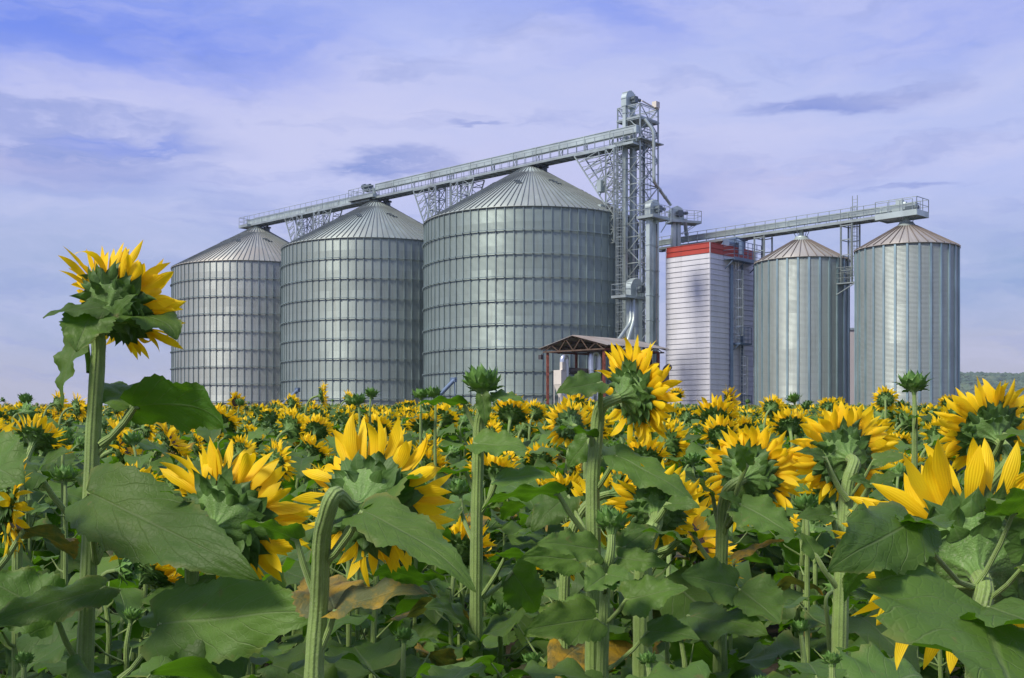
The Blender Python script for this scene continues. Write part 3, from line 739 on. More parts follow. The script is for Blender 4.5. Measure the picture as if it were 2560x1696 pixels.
g = Geo(); q = SO(0.97, 0.02, -0.75); g.box(q - A * 0.3, A * 0.16, B * 0.12, Z * 0.2); g.bar(q - A * 0.3 + Z * .2, q + Z * 0.3, 0.05); obj('floodlight', g, M_DARKD, shed)
# things in and by the shed
def upipe(px, ptop, d, w, r, label):
    a = P(px - w, 1040, d); b = P(px - w, ptop + 8, d); c = P(px + w, ptop + 8, d + 0.3); e = P(px + w, 1040, d + 0.3); a.z = e.z = ground(d) + 0.3
    p = [a, b]
    for k in range(1, 8):
        t_ = PI * k / 8; m_ = (b + c) / 2; p.append(m_ + (b - c) / 2 * math.cos(t_) + Z * (abs((c - b).x) / 2 + 0.12) * math.sin(t_))
    p += [c, e]; p0 = a.copy(); g = Geo(); g.tube([x - p0 for x in p], r, 16)
    for i in range(1, 5):
        z = (c.z - e.z) * i / 5; cc = e + Z * z - p0; g.tube([cc - Z * .04, cc + Z * .04], r + .03, 16)
        cc = a + Z * z - p0; g.tube([cc - Z * .04, cc + Z * .04], r + .03, 16)
    tag(obj('dust_pipe', g, M_CHROME, None, True, p0), label, 'pipe')
upipe(1411, 893, 93.0, 5.0, 0.23, 'silver hooked duct pipe beside the cream hopper in the open shed')
upipe(1487, 886, 94.0, 9.0, 0.25, 'silver hooked duct pipe behind the high sunflower head in shed')
hp = thing('hopper_box', P(1401, 1030, 92.0), 'cream metal hopper box standing on thin legs in the open shed', 'hopper'); h0 = hp.location.copy()
g = Geo(); a = P(1391, 926, 92.0) - h0; b_ = P(1409, 962, 92.0) - h0; c_ = (a + b_) / 2; g.box(c_, A * 0.42, B * 0.35, Z * (abs(a.z - b_.z) / 2)); g.box(c_ + A * 0.28 + Z * 0.9, A * 0.14, B * 0.2, Z * 0.4)
vsb = [c_ + A * (sx * 0.40) + B * (sy * 0.33) - Z * (abs(a.z - b_.z) / 2 + 0.002) for sx, sy in ((-1, -1), (1, -1), (1, 1), (-1, 1))] + [c_ + A * (sx * 0.08) + B * (sy * 0.08) - Z * 1.7 for sx, sy in ((-1, -1), (1, -1), (1, 1), (-1, 1))]
g.add(vsb, [(0, 1, 5, 4), (1, 2, 6, 5), (2, 3, 7, 6), (3, 0, 4, 7), (4, 5, 6, 7)]); obj('box', g, M_CREAM, hp)
for sx in (-1, 1):
    for sy in (-1, 1):
        g = Geo(); tp = c_ + A * (sx * 0.38) + B * (sy * 0.32) - Z * 0.5; g.bar(Vector((tp.x, tp.y, -2.6)), tp, 0.06); obj('leg', g, M_CREAM, hp)
spout([P(1424, 928, 93.6), P(1560, 936, 97.0)], 0.3, 'dark horizontal duct running under the shed roof', M_DARKD, name='duct', cat='duct')
spout([P(1600, 945, 97), P(1652, 952, 99), P(1664, 956, 100.2), P(1664, 925, 100.6), P(1672, 918, 101.2)], 0.33, 'dark elbow duct entering the dryer tower', M_DARKD, name='duct', cat='duct')
fan = Geo(); fc = P(1606, 930, 97.5); fan.lathe([(0.0, -0.45), (0.9, -0.45), (0.9, 0.45), (0.0, 0.45)], 20)
Mr = Matrix.Rotation(PI / 2, 4, 'X'); f2 = Geo(); f2.merge(fan, Mr); f2.box((0.5, 0, 0.7), (0.35, 0, 0), (0, 0.4, 0), (0, 0, 0.5)); f2.box((0, 0, -1.5), (0.5, 0, 0), (0, 0.4, 0), (0, 0, 0.9))
tag(obj('blower', f2, M_DARKD, None, False, fc), 'dark round blower housing beside the dryer under the shed', 'blower')
spout([P(1642, 1040, 96.5), P(1642, 560, 98.8)], 0.06, 'thin dark cable mast right of the bucket elevator', M_DARKD, name='cable_mast', cat='mast')
# unloading augers at the silo feet
for (px, py), (qx, qy), d, nm in (((708, 1010), (745, 975), 116.5, 'blue grey auger tube leaning at the foot of the middle silo'), ((1103, 985), (1136, 950), 100.0, 'blue grey auger tube leaning at the foot of the tallest wide silo')):
    a = P(px - 25, py + 25, d); b = P(qx, qy, d); g = Geo(); g.tube([Vector((0, 0, 0)), b - a], 0.19, 12); g.box(b - a - A * 0.1, A * 0.3, B * 0.15, Z * 0.22); g.bar(b - a + Z * 0.1 - A * .5, b - a + A * 0.3 + Z * .1, 0.1); g.bar(b - a, b - a + A * 0.15 - Z * 3.5, 0.08)
    tag(obj('auger_tube', g, M_BLUEST, None, False, a), nm, 'auger')
# warehouse behind
wh = thing('warehouse', (41.5, 132, GZ), 'plain beige warehouse wall seen in the gap between the slim silos', 'building')
g = Geo(); g.box((0, 6, 5.6), (3.6, 0, 0), (0, 6, 0), (0, 0, 5.6)); obj('wall', g, M_BEIGE, wh)
g = Geo(); g.box((0, 6, 11.3), (3.75, 0, 0), (0, 6.15, 0), (0, 0, 0.12)); obj('roof', g, M_STEEL, wh)
# ------------------------------------------------------------------ sunflowers
def leaf_geo(r, nl, nw, fold=0.25, droop=0.9, twist=0.2, wave=0.05, serr=0.02, lobe=0.16, asp=0.8, a0=None):
    """unit length blade, base at the origin, along +Y, upper side +Z"""
    L = 1.0; W = asp
    ts = np.linspace(0, 1, nl + 1); us = np.linspace(-1, 1, 2 * nw + 1)
    a0 = -0.15 if a0 is None else a0
    y = z = 0.0; mid = [(0.0, 0.0)]; ang = []
    for i, t in enumerate(ts):
        an = a0 + droop * t ** 1.25 + 0.12 * math.sin(7 * t + r.random() * 0.5); ang.append(an)
        if i: y += math.cos(an) / nl; z -= math.sin(an) / nl; mid.append((y, z))
    ph = r.random() * 6; ph2 = r.random() * 6; kk = 2.2 + r.random() * 1.6
    vs = []; uv = []
    for i, t in enumerate(ts):
        w = W / 2 * math.sin(PI * t ** 0.60) ** 0.72 * (1 - t) ** 0.12 if 0 < t < 1 else 0.0
        an = ang[i]; tg = (0, math.cos(an), -math.sin(an)); nm = (0, math.sin(an), math.cos(an)); tw = twist * t
        for j, u in enumerate(us):
            e = abs(u); ww = w
            if j in (0, 2 * nw): ww = w * (1 + (serr * 2.0 if i % 2 else -serr))
            s = u * ww; back = lobe * e ** 1.7 * max(0, 1 - t * 1.6) ** 2.5 * min(1, w / (0.3 * W))
            f = fold * (1 - 0.4 * t)
            hz = e * ww * math.sin(f) - 0.35 * (e * ww) ** 2 / W * (1 + 0.6 * math.sin(3 * t + ph)) + wave * e * e * math.sin(kk * 2 * t * 3 + ph + (ph2 if u > 0 else 0)) * min(1, w * 3)
            hz += 0.014 * math.sin(9.0 * t + 5 * u + ph) * math.sin(6.5 * u + 3 * t + ph2) * min(1, w * 4) + 0.02 * u * math.sin(5 * t + ph2)
            # quilted surface between the side veins
            hz += 0.006 * math.cos(2 * PI * 6.5 * (t - 0.34 * e)) * min(1, e * 3) * (1 - e)
            lx = s * math.cos(f); x = lx * math.cos(tw) - hz * math.sin(tw); h = lx * math.sin(tw) + hz * math.cos(tw)
            vs.append((x, mid[i][0] + nm[1] * h - tg[1] * back, mid[i][1] + nm[2] * h - tg[2] * back))
            uv.append((u * 0.5 + 0.5, t))
    n = 2 * nw + 1
    fs = [(i * n + j, i * n + j + 1, (i + 1) * n + j + 1, (i + 1) * n + j) for i in range(nl) for j in range(2 * nw)]
    tip = Vector((0, mid[-1][0], mid[-1][1]))
    return vs, fs, uv, tip

def place_leaf(g, lf, p0, p1, nrm, mat=0):
    vs, fs, uv, tip = lf
    p0, p1 = Vector(p0), Vector(p1); Yw = (p1 - p0); Ls = Yw.length / tip.length; Yw.normalize()
    Zw = Vector(nrm); Zw = (Zw - Yw * Zw.dot(Yw)).normalized(); Xw = Yw.cross(Zw)
    yl = tip.normalized(); xl = Vector((1, 0, 0)); zl = xl.cross(yl)
    Ml = Matrix((xl, yl, zl)); Mw = Matrix((Xw, Yw, Zw)).transposed(); R = Mw @ Ml * 1.0
    g.add([p0 + (R @ Vector(v)) * Ls for v in vs], fs, mat, uv)

def bez(p0, p1, p2, p3, n):
    return [p0 * (1 - t) ** 3 + p1 * 3 * t * (1 - t) ** 2 + p2 * 3 * t * t * (1 - t) + p3 * t ** 3 for t in [i / n for i in range(n + 1)]]

def frame(f, roll):
    f = Vector(f).normalized(); u = Vector((0, 0, 1)) if abs(f.z) < 0.95 else Vector((1, 0, 0))
    x = u.cross(f).normalized(); y = f.cross(x); c, s = math.cos(roll), math.sin(roll)
    X = x * c + y * s; Y = y * c - x * s
    return Matrix((X, Y, f)).transposed()

def strap(r, L, W, nl, nw, el, curl, twist, cup, prof, side=0.0):
    """petal or bract: along +X from the origin, rising to +Z by angle el, curling"""
    x = z = 0.0; vs = []; uv = []; tw = 0
    for i in range(nl + 1):
        t = i / nl; a = el + curl * t * t
        if i: x += math.cos(a) * L / nl; z += math.sin(a) * L / nl
        w = W / 2 * prof(t); tw = twist * t
        for j in range(-nw, nw + 1):
            u = j / nw; l = u * w; h = cup * (abs(u) ** 2) * w
            ly = l * math.cos(tw) - h * math.sin(tw); hh = l * math.sin(tw) + h * math.cos(tw)
            vs.append((x - math.sin(a) * hh, ly + side * t * t * L, z + math.cos(a) * hh)); uv.append((u * 0.5 + 0.5, t))
    n = 2 * nw + 1
    fs = [(i * n + j, i * n + j + 1, (i + 1) * n + j + 1, (i + 1) * n + j) for i in range(nl) for j in range(2 * nw)]
    return vs, fs, uv
pet_prof = lambda t: (0.35 + 0.65 * math.sin(PI * min(1, t * 1.25) / 2)) if t < 0.55 else max(0.0, (1 - ((t - 0.55) / 0.45) ** 1.7)) * 1.0 if t < 1 else 0.0
bra_prof = lambda t: (0.75 + 0.7 * math.sin(PI * t)) * (1 - t) ** 1.25 * 1.25 if t < 1 else 0.0

def ring_add(g, st, rad, zz, phi, mat):
    vs, fs, uv = st; c, s = math.cos(phi), math.sin(phi)
    g.add([((x + rad) * c - y * s, (x + rad) * s + y * c, z + zz) for x, y, z in vs], fs, mat, uv)

def head_geos(r, rad, rs, lod, openness=1.0, npet=None, fwd=0.35, bud=False):
    """returns receptacle, disk, bracts, petals in a frame whose +Z is where the head looks; origin at its back"""
    k = rad
    seg = (40, 20, 10, 6)[lod]
    pr = [(rs, -0.30 * k), (rs * 1.12, -0.12 * k), (0.34 * k, 0.02 * k), (0.56 * k, 0.10 * k), (0.80 * k, 0.20 * k), (0.96 * k, 0.34 * k), (1.0 * k, 0.46 * k), (0.95 * k, 0.52 * k)]
    if bud: pr = [(rs, -0.45 * k), (rs * 1.3, -0.15 * k), (0.5 * k, 0.05 * k), (0.85 * k, 0.35 * k), (0.95 * k, 0.65 * k), (0.7 * k, 0.95 * k), (0.2 * k, 1.1 * k)]
    if lod == 3: pr = pr[1::2]
    rec = Geo(); rec.lathe(pr, seg)
    # puckers under the bracts
    if lod == 0:
        rec.v = [(x * (1 + 0.03 * math.sin(13 * math.atan2(y, x))), y * (1 + 0.03 * math.sin(13 * math.atan2(y, x))), z + 0.02 * k * math.sin(5 * math.atan2(y, x))) for x, y, z in rec.v]
    disk = Geo()
    if not bud: disk.lathe([(0.955 * k, 0.52 * k), (0.80 * k, 0.60 * k), (0.5 * k, 0.60 * k), (0.25 * k, 0.55 * k), (0.0, 0.53 * k)], seg)
    br = Geo(); nl, nw = ((9, 3), (4, 1), (2, 1), (1, 1))[lod]
    if bud:
        rings = [(0.55, 0.05, 10, 0.85, 0.35), (0.88, 0.35, 13, 0.95, 0.9), (0.88, 0.6, 13, 0.85, 1.25), (0.6, 0.85, 9, 0.7, 1.5)]
    else:
        rings = [(0.60, 0.11, 7, 0.40, -0.05), (0.76, 0.18, 11, 0.45, 0.0), (0.88, 0.26, 15, 0.50, 0.15), (0.98, 0.38, 18, 0.55, 0.35), (0.98, 0.46, 17, 0.50, 0.62)]
    if lod >= 2: rings = [(a, b, max(5, c // 2), d * 1.1, e) for a, b, c, d, e in rings[::2 if lod == 3 else 1]]
    for (rr, zz, n, ll, el) in rings:
        for i in range(n):
            ph = 2 * PI * (i + r.uniform(-0.3, 0.3)) / n
            L = ll * k * r.uniform(0.65, 1.35); W = k * (0.36 if lod < 2 else 0.55) * r.uniform(0.85, 1.15) * (1.35 if bud else 1)
            ring_add(br, strap(r, L, W, nl, nw, el + r.uniform(-0.25, 0.2), r.uniform(-1.6, 1.1) if not bud else r.uniform(-0.9, 0.9), r.uniform(-0.5, 0.5), r.uniform(-0.3, 0.7), bra_prof, r.uniform(-.35, .35)), rr * k, zz * k, ph, 0)
    pt = Geo()
    if not bud:
        nl, nw = ((10, 2), (5, 1), (3, 1), (1, 1))[lod]
        npet = int((npet or (34, 30, 22, 11)[lod]) * (2.1 if lod < 2 else 1.1))
        for i in range(npet):
            if openness < 1 and r.random() > openness: continue
            ph = 2 * PI * (i + r.uniform(-0.55, 0.55)) / npet; lay = i % 2
            L = k * r.uniform(0.95, 1.5) * (1.0 if lod < 3 else 1.15); W = k * (r.uniform(0.24, 0.38) if lod < 2 else r.uniform(0.28, 0.43)) * (1 if lod < 2 else (1.5 if lod == 2 else 2.3))
            el = fwd + lay * 0.18 + r.uniform(-0.45, 0.45); cu = r.uniform(-0.9, 0.9)
            if r.random() < 0.12: cu += r.choice((-1.6, 1.8))
            ring_add(pt, strap(r, L, W, nl, nw, el, cu, r.uniform(-0.7, 0.7), r.uniform(-0.1, 0.55), pet_prof, r.uniform(-.28, .28)), (0.93 if lod < 2 else 0.62) * k, (0.47 + 0.05 * lay) * k, ph, 0)
    return rec, disk, br, pt

def build_plant(name, label, cat, group, base, head, f, rad, stem_r, lod, r, path=None, leaves=(), nleaf=0, leaf_len=(0.13, 0.2), leaf_top=0.28, bud=False, openness=1.0, fwd=0.35, zmin_leaf=0.2, npet=None, ret_geo=False):
    """base: ground point; head: centre of the head's back; all in world coordinates"""
    base = Vector(base); head = Vector(head) - base; f = Vector(f).normalized()
    ns, ring = ((30, 22), (12, 10), (5, 6), (3, 3))[lod]
    hb = head - f * (0.30 if not bud else 0.45) * rad        # where the stem ends
    if path:
        pts = [Vector(p) - base for p in path]
        while len(pts) > 2 and ((pts[-1] - hb).length < 0.05 + rad * 0.3 or (hb - pts[-1]).dot(f) < 0.01 and (pts[-1] - hb).length < 0.10): pts.pop()
        low = pts[0]; start = Vector((low.x + (low.x - pts[-1].x) * 0.15, low.y, 0))
        pts = [start] + pts
        # catmull rom through the points then into the head along f
        allp = pts
        q = []
        ext = [allp[0] * 2 - allp[1]] + allp + [allp[-1] * 2 - allp[-2]]
        for i in range(1, len(ext) - 2):
            a, b_, c, d_ = ext[i - 1:i + 3]; m = max(2, ns // len(allp))
            t1 = (c - a) * 0.5; t2 = (d_ - b_) * 0.5; lim = (c - b_).length * 0.95
            if t1.length > lim: t1 = t1.normalized() * lim
            if t2.length > lim: t2 = t2.normalized() * lim
            for k in range(m):
                t = k / m; q.append(b_ * (2 * t ** 3 - 3 * t * t + 1) + t1 * (t ** 3 - 2 * t * t + t) + c * (-2 * t ** 3 + 3 * t * t) + t2 * (t ** 3 - t * t))
        T_ = (pts[-1] - pts[-2]).normalized(); L_ = (hb - pts[-1]).length
        q += bez(pts[-1], pts[-1] + T_ * L_ * 0.75, hb - f * L_ * 0.6, hb, 12 if lod == 0 else 6); pth = q
    else:
        fh = Vector((f.x, f.y, 0)); off = hb - fh * (0.09 + 0.04 * r.random()) * (1 + rad * 4); bend = 0.16 + rad
        low = Vector((off.x * 0.6, off.y * 0.6, max(0.1, hb.z - bend - 0.10)))
        if bud or f.z > 0.85: low = Vector((hb.x * 0.8, hb.y * 0.8, hb.z - 0.25))
        up = [Vector((0, 0, 0)).lerp(low, k / (ns // 3 + 1)) for k in range(ns // 3 + 1)]
        pth = up + bez(low, low + Vector((0, 0, bend * 0.9)), hb - f * 0.10, hb, ns - ns // 3)
    n = len(pth)
    nr = max(stem_r * 0.62, rad * 0.16)
    rr = [stem_r * (1.06 - 0.35 * (i / n)) if i < n - 4 else stem_r * 0.7 + (nr - stem_r * 0.7) * ((i - (n - 5)) / 4.0) for i in range(n)]
    rr = [q * (1 + 0.035 * math.sin(i * 1.7 + stem_r * 999) + r.uniform(-0.015, 0.015)) for i, q in enumerate(rr)]
    sg = Geo(); sg.tube(pth, rr, ring, ridge=0.012 if lod == 0 else 0, cap=False)
    if lod == 0:
        for _ in range(900):
            i = r.randrange(1, n - 1)
            if pth[i].z < pth[-1].z - 0.75: continue
            c = pth[i].lerp(pth[i + 1], r.random()); tdir = (pth[i + 1] - pth[i]).normalized(); o = Vector((r.gauss(0, 1), r.gauss(0, 1), r.gauss(0, 1))); o = (o - tdir * o.dot(tdir)).normalized()
            b0 = c + o * rr[i] * 0.97; tip_ = b0 + o * r.uniform(0.002, 0.0042) + tdir * r.uniform(-.002, .002); sd = tdir * 0.00028
            sg.add([b0 - sd, b0 + sd, tip_], [(0, 1, 2)], 0)
    rec, disk, br, pt = head_geos(r, rad, nr, lod, openness, npet, fwd, bud)
    M = Matrix.Translation(head) @ frame(f, r.uniform(0, 6)).to_4x4()
    hd = Geo(); hd.merge(rec, M); bg = Geo(); bg.merge(br, M); pg = Geo(); pg.merge(pt, M); dg = Geo(); dg.merge(disk, M)
    LG = []
    lr = ((34, 7), (12, 3), (4, 1), (2, 1))[lod]
    def stem_at(z):
        for i in range(n - 1):
            if pth[i + 1].z >= z: return pth[i]
        return pth[-1]
    for lf in leaves:
        # (attach point, blade base, tip, width ratio, normal tilt deg, options)
        att, p0, p1, asp, tilt, o = lf
        att = (att - base) if att is not None else stem_at((p0 - base).z - 0.12); p0 = p0 - base; p1 = p1 - base
        g = Geo()
        dv = (p0 - att)
        if dv.length > 0.01:
            midp = att.lerp(p0, 0.5) + Vector((0, 0, -0.12 * dv.length)) * (1 if not o.get('pet_up') else -1)
            pr_ = stem_r * o.get('pr', 0.34)
            g.tube([att, att.lerp(midp, 0.6), midp.lerp(p0, 0.4), p0, p0 + (p1 - p0).normalized() * 0.012], [pr_ * 1.5, pr_, pr_, pr_ * 0.8, pr_ * 0.3], 8, 1, cap=False)
        tl_ = math.radians(tilt); nrm = Vector((o.get('nx', 0.0), -math.sin(tl_), math.cos(tl_)))
        geo = leaf_geo(r, lr[0], lr[1], o.get('fold', 0.25), o.get('droop', 0.8), o.get('twist', r.uniform(-0.4, 0.4)), o.get('wave', 0.06), 0.03, 0.16, asp, o.get('a0'))
        place_leaf(g, geo, p0, p1, nrm); LG.append((g, o.get('stain', False)))
    az = r.uniform(0, 6)
    nleaf = nleaf + (4 if lod == 0 else 0)
    for i in range(nleaf):
        az += 2.399 + r.uniform(-0.4, 0.4)
        zz = (hb.z - leaf_top) - (hb.z - leaf_top - zmin_leaf) * (i + r.uniform(-0.3, 0.3)) / max(1, nleaf)
        s = stem_at(max(0.05, min(zz, hb.z - 0.1))); L = r.uniform(*leaf_len) * (0.75 + 0.45 * min(1, (i + 1) / 4.0))
        o = Vector((math.cos(az), math.sin(az), 0)); plen = L * r.uniform(0.45, 0.75)
        p0 = s + o * plen * 0.8 + Vector((0, 0, plen * r.uniform(0.35, 0.8)))
        p1 = p0 + o * L * r.uniform(0.75, 1.0) + Vector((0, 0, -L * r.uniform(-0.05, 0.75))) + o.cross(Vector((0, 0, 1))) * L * r.uniform(-.3, .3)
        g = Geo()
        if lod < 3:
            pr_ = stem_r * 0.33; g.tube([s, s.lerp(p0, 0.5) - Vector((0, 0, 0.015)), p0] if lod < 2 else [s, p0], [pr_ * 1.3, pr_, pr_ * 0.6][:3 if lod < 2 else 2], (8, 6, 3, 3)[lod], 1, cap=False)
        geo = leaf_geo(r, lr[0], lr[1], r.uniform(0.05, 0.4), r.uniform(0.3, 1.4), r.uniform(-0.7, 0.7), 0.07, 0.03 if lod < 2 else 0, 0.15, r.uniform(0.7, 0.95), r.uniform(-0.4, 0.1))
        place_leaf(g, geo, p0, p1, Vector((r.uniform(-.35, .35), r.uniform(-.45, .25), 1)) + o * 0.25); LG.append((g, r.random() < 0.012))
    if ret_geo:
        G = Geo(); G.merge(sg, None, 0); G.merge(hd, None, 1); G.merge(bg, None, 2); G.merge(pg, None, 3); G.merge(dg, None, 4)
        for g, st in LG:
            n0 = len(G.v); G.v.extend(g.v); G.f.extend([tuple(i + n0 for i in f_) for f_ in g.f]); G.m.extend([5 if m == 0 else 0 for m in g.m]); G.uv.extend(g.uv)
        return G
    root = thing(name, base, label, cat, group)
    obj('stem', sg, M_STEM, root, True)
    if not bud:
        h = obj('flower_head', hd, M_RECEP, root, True); obj('bracts_collar', bg, M_BRACT, h, True); obj('petal_ring', pg, M_PET, h, True); obj('seed_disk', dg, M_DISK, h, True)
    else:
        h = obj('bud', hd, M_RECEP, root, True); obj('bracts_collar', bg, M_BUDB, h, True)
    for g, st in LG: obj('leaf', g, [M_LEAF2 if st else M_LEAF, M_STEM], root, True)
    return root

def fdir(yaw, el):
    y, e = math.radians(yaw), math.radians(el); return Vector((math.sin(y) * math.cos(e), math.cos(y) * math.cos(e), math.sin(e)))
OCC = []        # taken screen regions and ground spots, to keep random plants off the posed ones
SPOTS = []
def hero(label, hx, hy, d, rad_px, yaw, el, stem_px, path=None, leaves=(), nleaf=3, lod=0, bud=False, seed=0, group='sunflowers growing in the field', **kw):
    """hx,hy disk centre; rad_px disk radius; leaves in photographed positions at real distances"""
    r = random.Random(1000 + seed)
    f = fdir(yaw, el); rad = rad_px / F * d; c = P(hx, hy, d)
    head = c - f * rad * (0.35 if not bud else 0.5)
    sr = stem_px / 2.0 / F * d
    pp = [P(x, y, d + dd) for x, y, dd in path] if path else None
    bx = pp[0].x if pp else head.x - f.x * 0.14; by = (pp[0].y if pp else head.y - f.y * 0.14)
    base = Vector((bx, by, ground(by)))
    LL = []
    for lf in leaves:
        at, b, t, asp, tilt, o = lf
        LL.append((P(at[0], at[1], d + (at[2] if len(at) > 2 else 0)) if at else None, P(b[0], b[1], d + b[2]), P(t[0], t[1], d + t[2]), asp, tilt, o))
    OCC.append((hx, hy, rad_px * 2.0, d)); SPOTS.append((bx, by))
    nm = 'sunflower_bud_plant' if bud else 'sunflower'
    return build_plant(nm, label, 'sunflower', group, base, head, f, rad, sr, lod, r, pp, LL, nleaf, bud=bud, **kw)

hero('tallest sunflower at left, its thick pale stem rising above all others against sky', 288, 770, 2.6, 80, 22, 34, 42,
     path=[(212, 1690, 0), (222, 1400, 0), (232, 1100, 0), (246, 880, -0.02), (262, 810, 0)], nleaf=3, leaf_len=(0.15, 0.2), leaf_top=0.95, seed=1, fwd=0.55,
     leaves=[((254, 1110, 0), (338, 1018, -0.03), (562, 1082, -0.10), 0.58, -42, dict(droop=1.5, a0=-0.75, fold=0.15, pr=0.42)),
             (None, (330, 1015, 0), (268, 962, 0.12), 0.8, 30, dict(fold=0.3)),
             ((226, 930, 0), (212, 830, 0.02), (160, 1022, -0.02), 0.62, 95, dict(droop=0.9, a0=-0.5, nx=-0.6)),
             ((252, 850, -0.02), (262, 770, -0.10), (108, 796, -0.14), 0.60, 40, dict(droop=0.7)),
             ((252, 850, -0.02), (236, 772, -0.10), (190, 880, -0.17), 1.05, 75, dict(droop=0.5)),
             ((262, 830, -0.02), (262, 800, -0.08), (344, 736, -0.12), 0.42, 50, dict(droop=0.4)),
             ((275, 800, -0.02), (330, 800, 0.0), (442, 850, -0.06), 0.85, 10, dict(droop=1.6, a0=-0.7)),
             ((240, 1405, 0), (222, 1232, -0.16), (652, 1452, -0.42), 0.36, 60, dict(droop=0.45, fold=0.12, twist=-0.2, a0=0.0)),
             ((205, 1320, 0), (95, 1180, -0.05), (-90, 1235, -0.12), 0.85, 30, dict(droop=1.3, a0=-0.6)),
             ((240, 1405, 0), (300, 1240, 0.05), (390, 1345, 0.15), 0.8, -40, dict(droop=0.9)),
             ((235, 1480, 0), (262, 1470, -0.10), (-50, 1580, -0.28), 0.42, 48, dict(droop=0.5)),
             ((215, 1690, 0), (140, 1540, -0.1), (-60, 1440, -0.1), 0.8, 55, dict(droop=0.6)),
             ])
hero('tall stalk with a closed green bud standing left of the cream hopper', 1206, 958, 3.1, 40, 0, 80, 34,
     path=[(1190, 1600, 0), (1192, 1300, 0), (1196, 1100, 0), (1198, 1010, 0)], bud=True, nleaf=2, leaf_top=0.9, seed=2, leaf_len=(0.12, 0.18),
     leaves=[((1196, 1080, 0), (1160, 1010, 0), (1030, 1022, -0.03), 0.5, -20, dict(droop=0.9, a0=-0.5)),
             ((1200, 1060, 0), (1228, 990, 0), (1312, 1008, -0.02), 0.65, 25, dict()),
             ((1198, 1050, 0), (1206, 985, -0.03), (1215, 1065, -0.05), 0.5, 60, dict(droop=0.5)),
             ((1198, 1130, 0), (1186, 1110, -0.05), (1322, 1125, -0.12), 0.62, 40, dict(droop=0.5, fold=0.3)),
             ((1196, 1290, 0), (1243, 1202, -0.03), (1392, 1198, -0.08), 0.42, 30, dict(droop=0.8)),
             ((1194, 1240, 0), (1165, 1180, 0), (1060, 1190, -0.03), 0.5, -15, dict(droop=0.8)),
             ((1193, 1370, 0), (1150, 1270, 0.05), (1080, 1345, 0.1), 0.6, 40, dict()),
             ((1192, 1500, 0), (1262, 1395, -0.02), (1420, 1430, -0.1), 0.75, -25, dict(droop=1.0, a0=-0.5)),
             ((1190, 1585, 0), (1070, 1455, -0.05), (930, 1440, -0.1), 0.8, -30, dict(droop=1.1, a0=-0.5)),
             ((1185, 1590, 0), (1185, 1585, 0), (1060, 1520, -0.2), 0.6, 40, dict()),
             ((1190, 1500, 0), (1280, 1430, 0.1), (1340, 1530, 0.2), 0.8, 60, dict())])
hero('high sunflower head facing right, standing before the open shed and bucket elevator', 1578, 985, 2.75, 63, 58, 16, 40,
     path=[(1482, 1690, 0), (1484, 1400, 0), (1482, 1200, 0), (1492, 1080, 0), (1520, 1010, 0)], nleaf=2, leaf_top=0.9, seed=3, fwd=0.25, leaf_len=(0.14, 0.2), npet=40,
     leaves=[((1500, 1060, 0), (1502, 956, -0.08), (1390, 985, -0.12), 0.72, 48, dict(droop=0.5, fold=0.35)),
             ((1488, 1225, 0), (1540, 1140, -0.04), (1738, 1262, -0.12), 0.48, 38, dict(droop=0.6, a0=-0.3)),
             ((1484, 1130, 0), (1478, 1092, -0.02), (1374, 1085, -0.06), 0.75, -10, dict(droop=1.4, a0=-0.5)),
             ((1484, 1130, 0), (1472, 1100, 0.05), (1420, 1168, 0.08), 0.8, 60, dict()),
             ((1478, 1345, 0), (1396, 1236, -0.04), (1205, 1275, -0.08), 0.5, -22, dict(droop=1.0, a0=-0.4)),
             ((1478, 1345, 0), (1420, 1240, 0.1), (1330, 1330, 0.05), 0.8, 40, dict()),
             ((1484, 1470, 0), (1440, 1400, -0.05), (1300, 1395, -0.15), 0.55, 55, dict(droop=0.5)),
             ((1484, 1560, 0), (1490, 1530, -0.1), (1310, 1590, -0.2), 0.6, 55, dict(droop=0.5))])
hero('young sunflower with a spiky green bud in front of the high right facing head', 1530, 1305, 2.5, 36, 10, 70, 32,
     path=[(1506, 1690, 0), (1512, 1500, 0), (1518, 1400, 0)], bud=True, nleaf=2, leaf_top=0.6, seed=4, leaf_len=(0.13, 0.18),
     leaves=[((1516, 1420, 0), (1492, 1375, -0.03), (1340, 1362, -0.1), 0.6, 45, dict(droop=0.6)),
             ((1516, 1440, 0), (1560, 1370, 0.05), (1640, 1320, 0.1), 0.8, 40, dict()),
             ((1516, 1440, 0), (1545, 1395, 0.0), (1672, 1415, -0.04), 0.6, 55, dict(droop=0.5)),
             ((1512, 1480, 0), (1516, 1438, -0.12), (1462, 1478, -0.18), 1.0, 65, dict()),
             ((1512, 1480, 0), (1516, 1438, -0.12), (1572, 1452, -0.18), 1.0, 60, dict()),
             ((1510, 1560, 0), (1565, 1500, -0.04), (1722, 1472, -0.1), 0.7, 55, dict(droop=0.5)),
             ((1510, 1560, 0), (1490, 1548, -0.06), (1310, 1580, -0.16), 0.62, 55, dict(droop=0.5)),
             ((1506, 1680, 0), (1620, 1580, -0.02), (1750, 1600, -0.1), 0.7, 50, dict())])
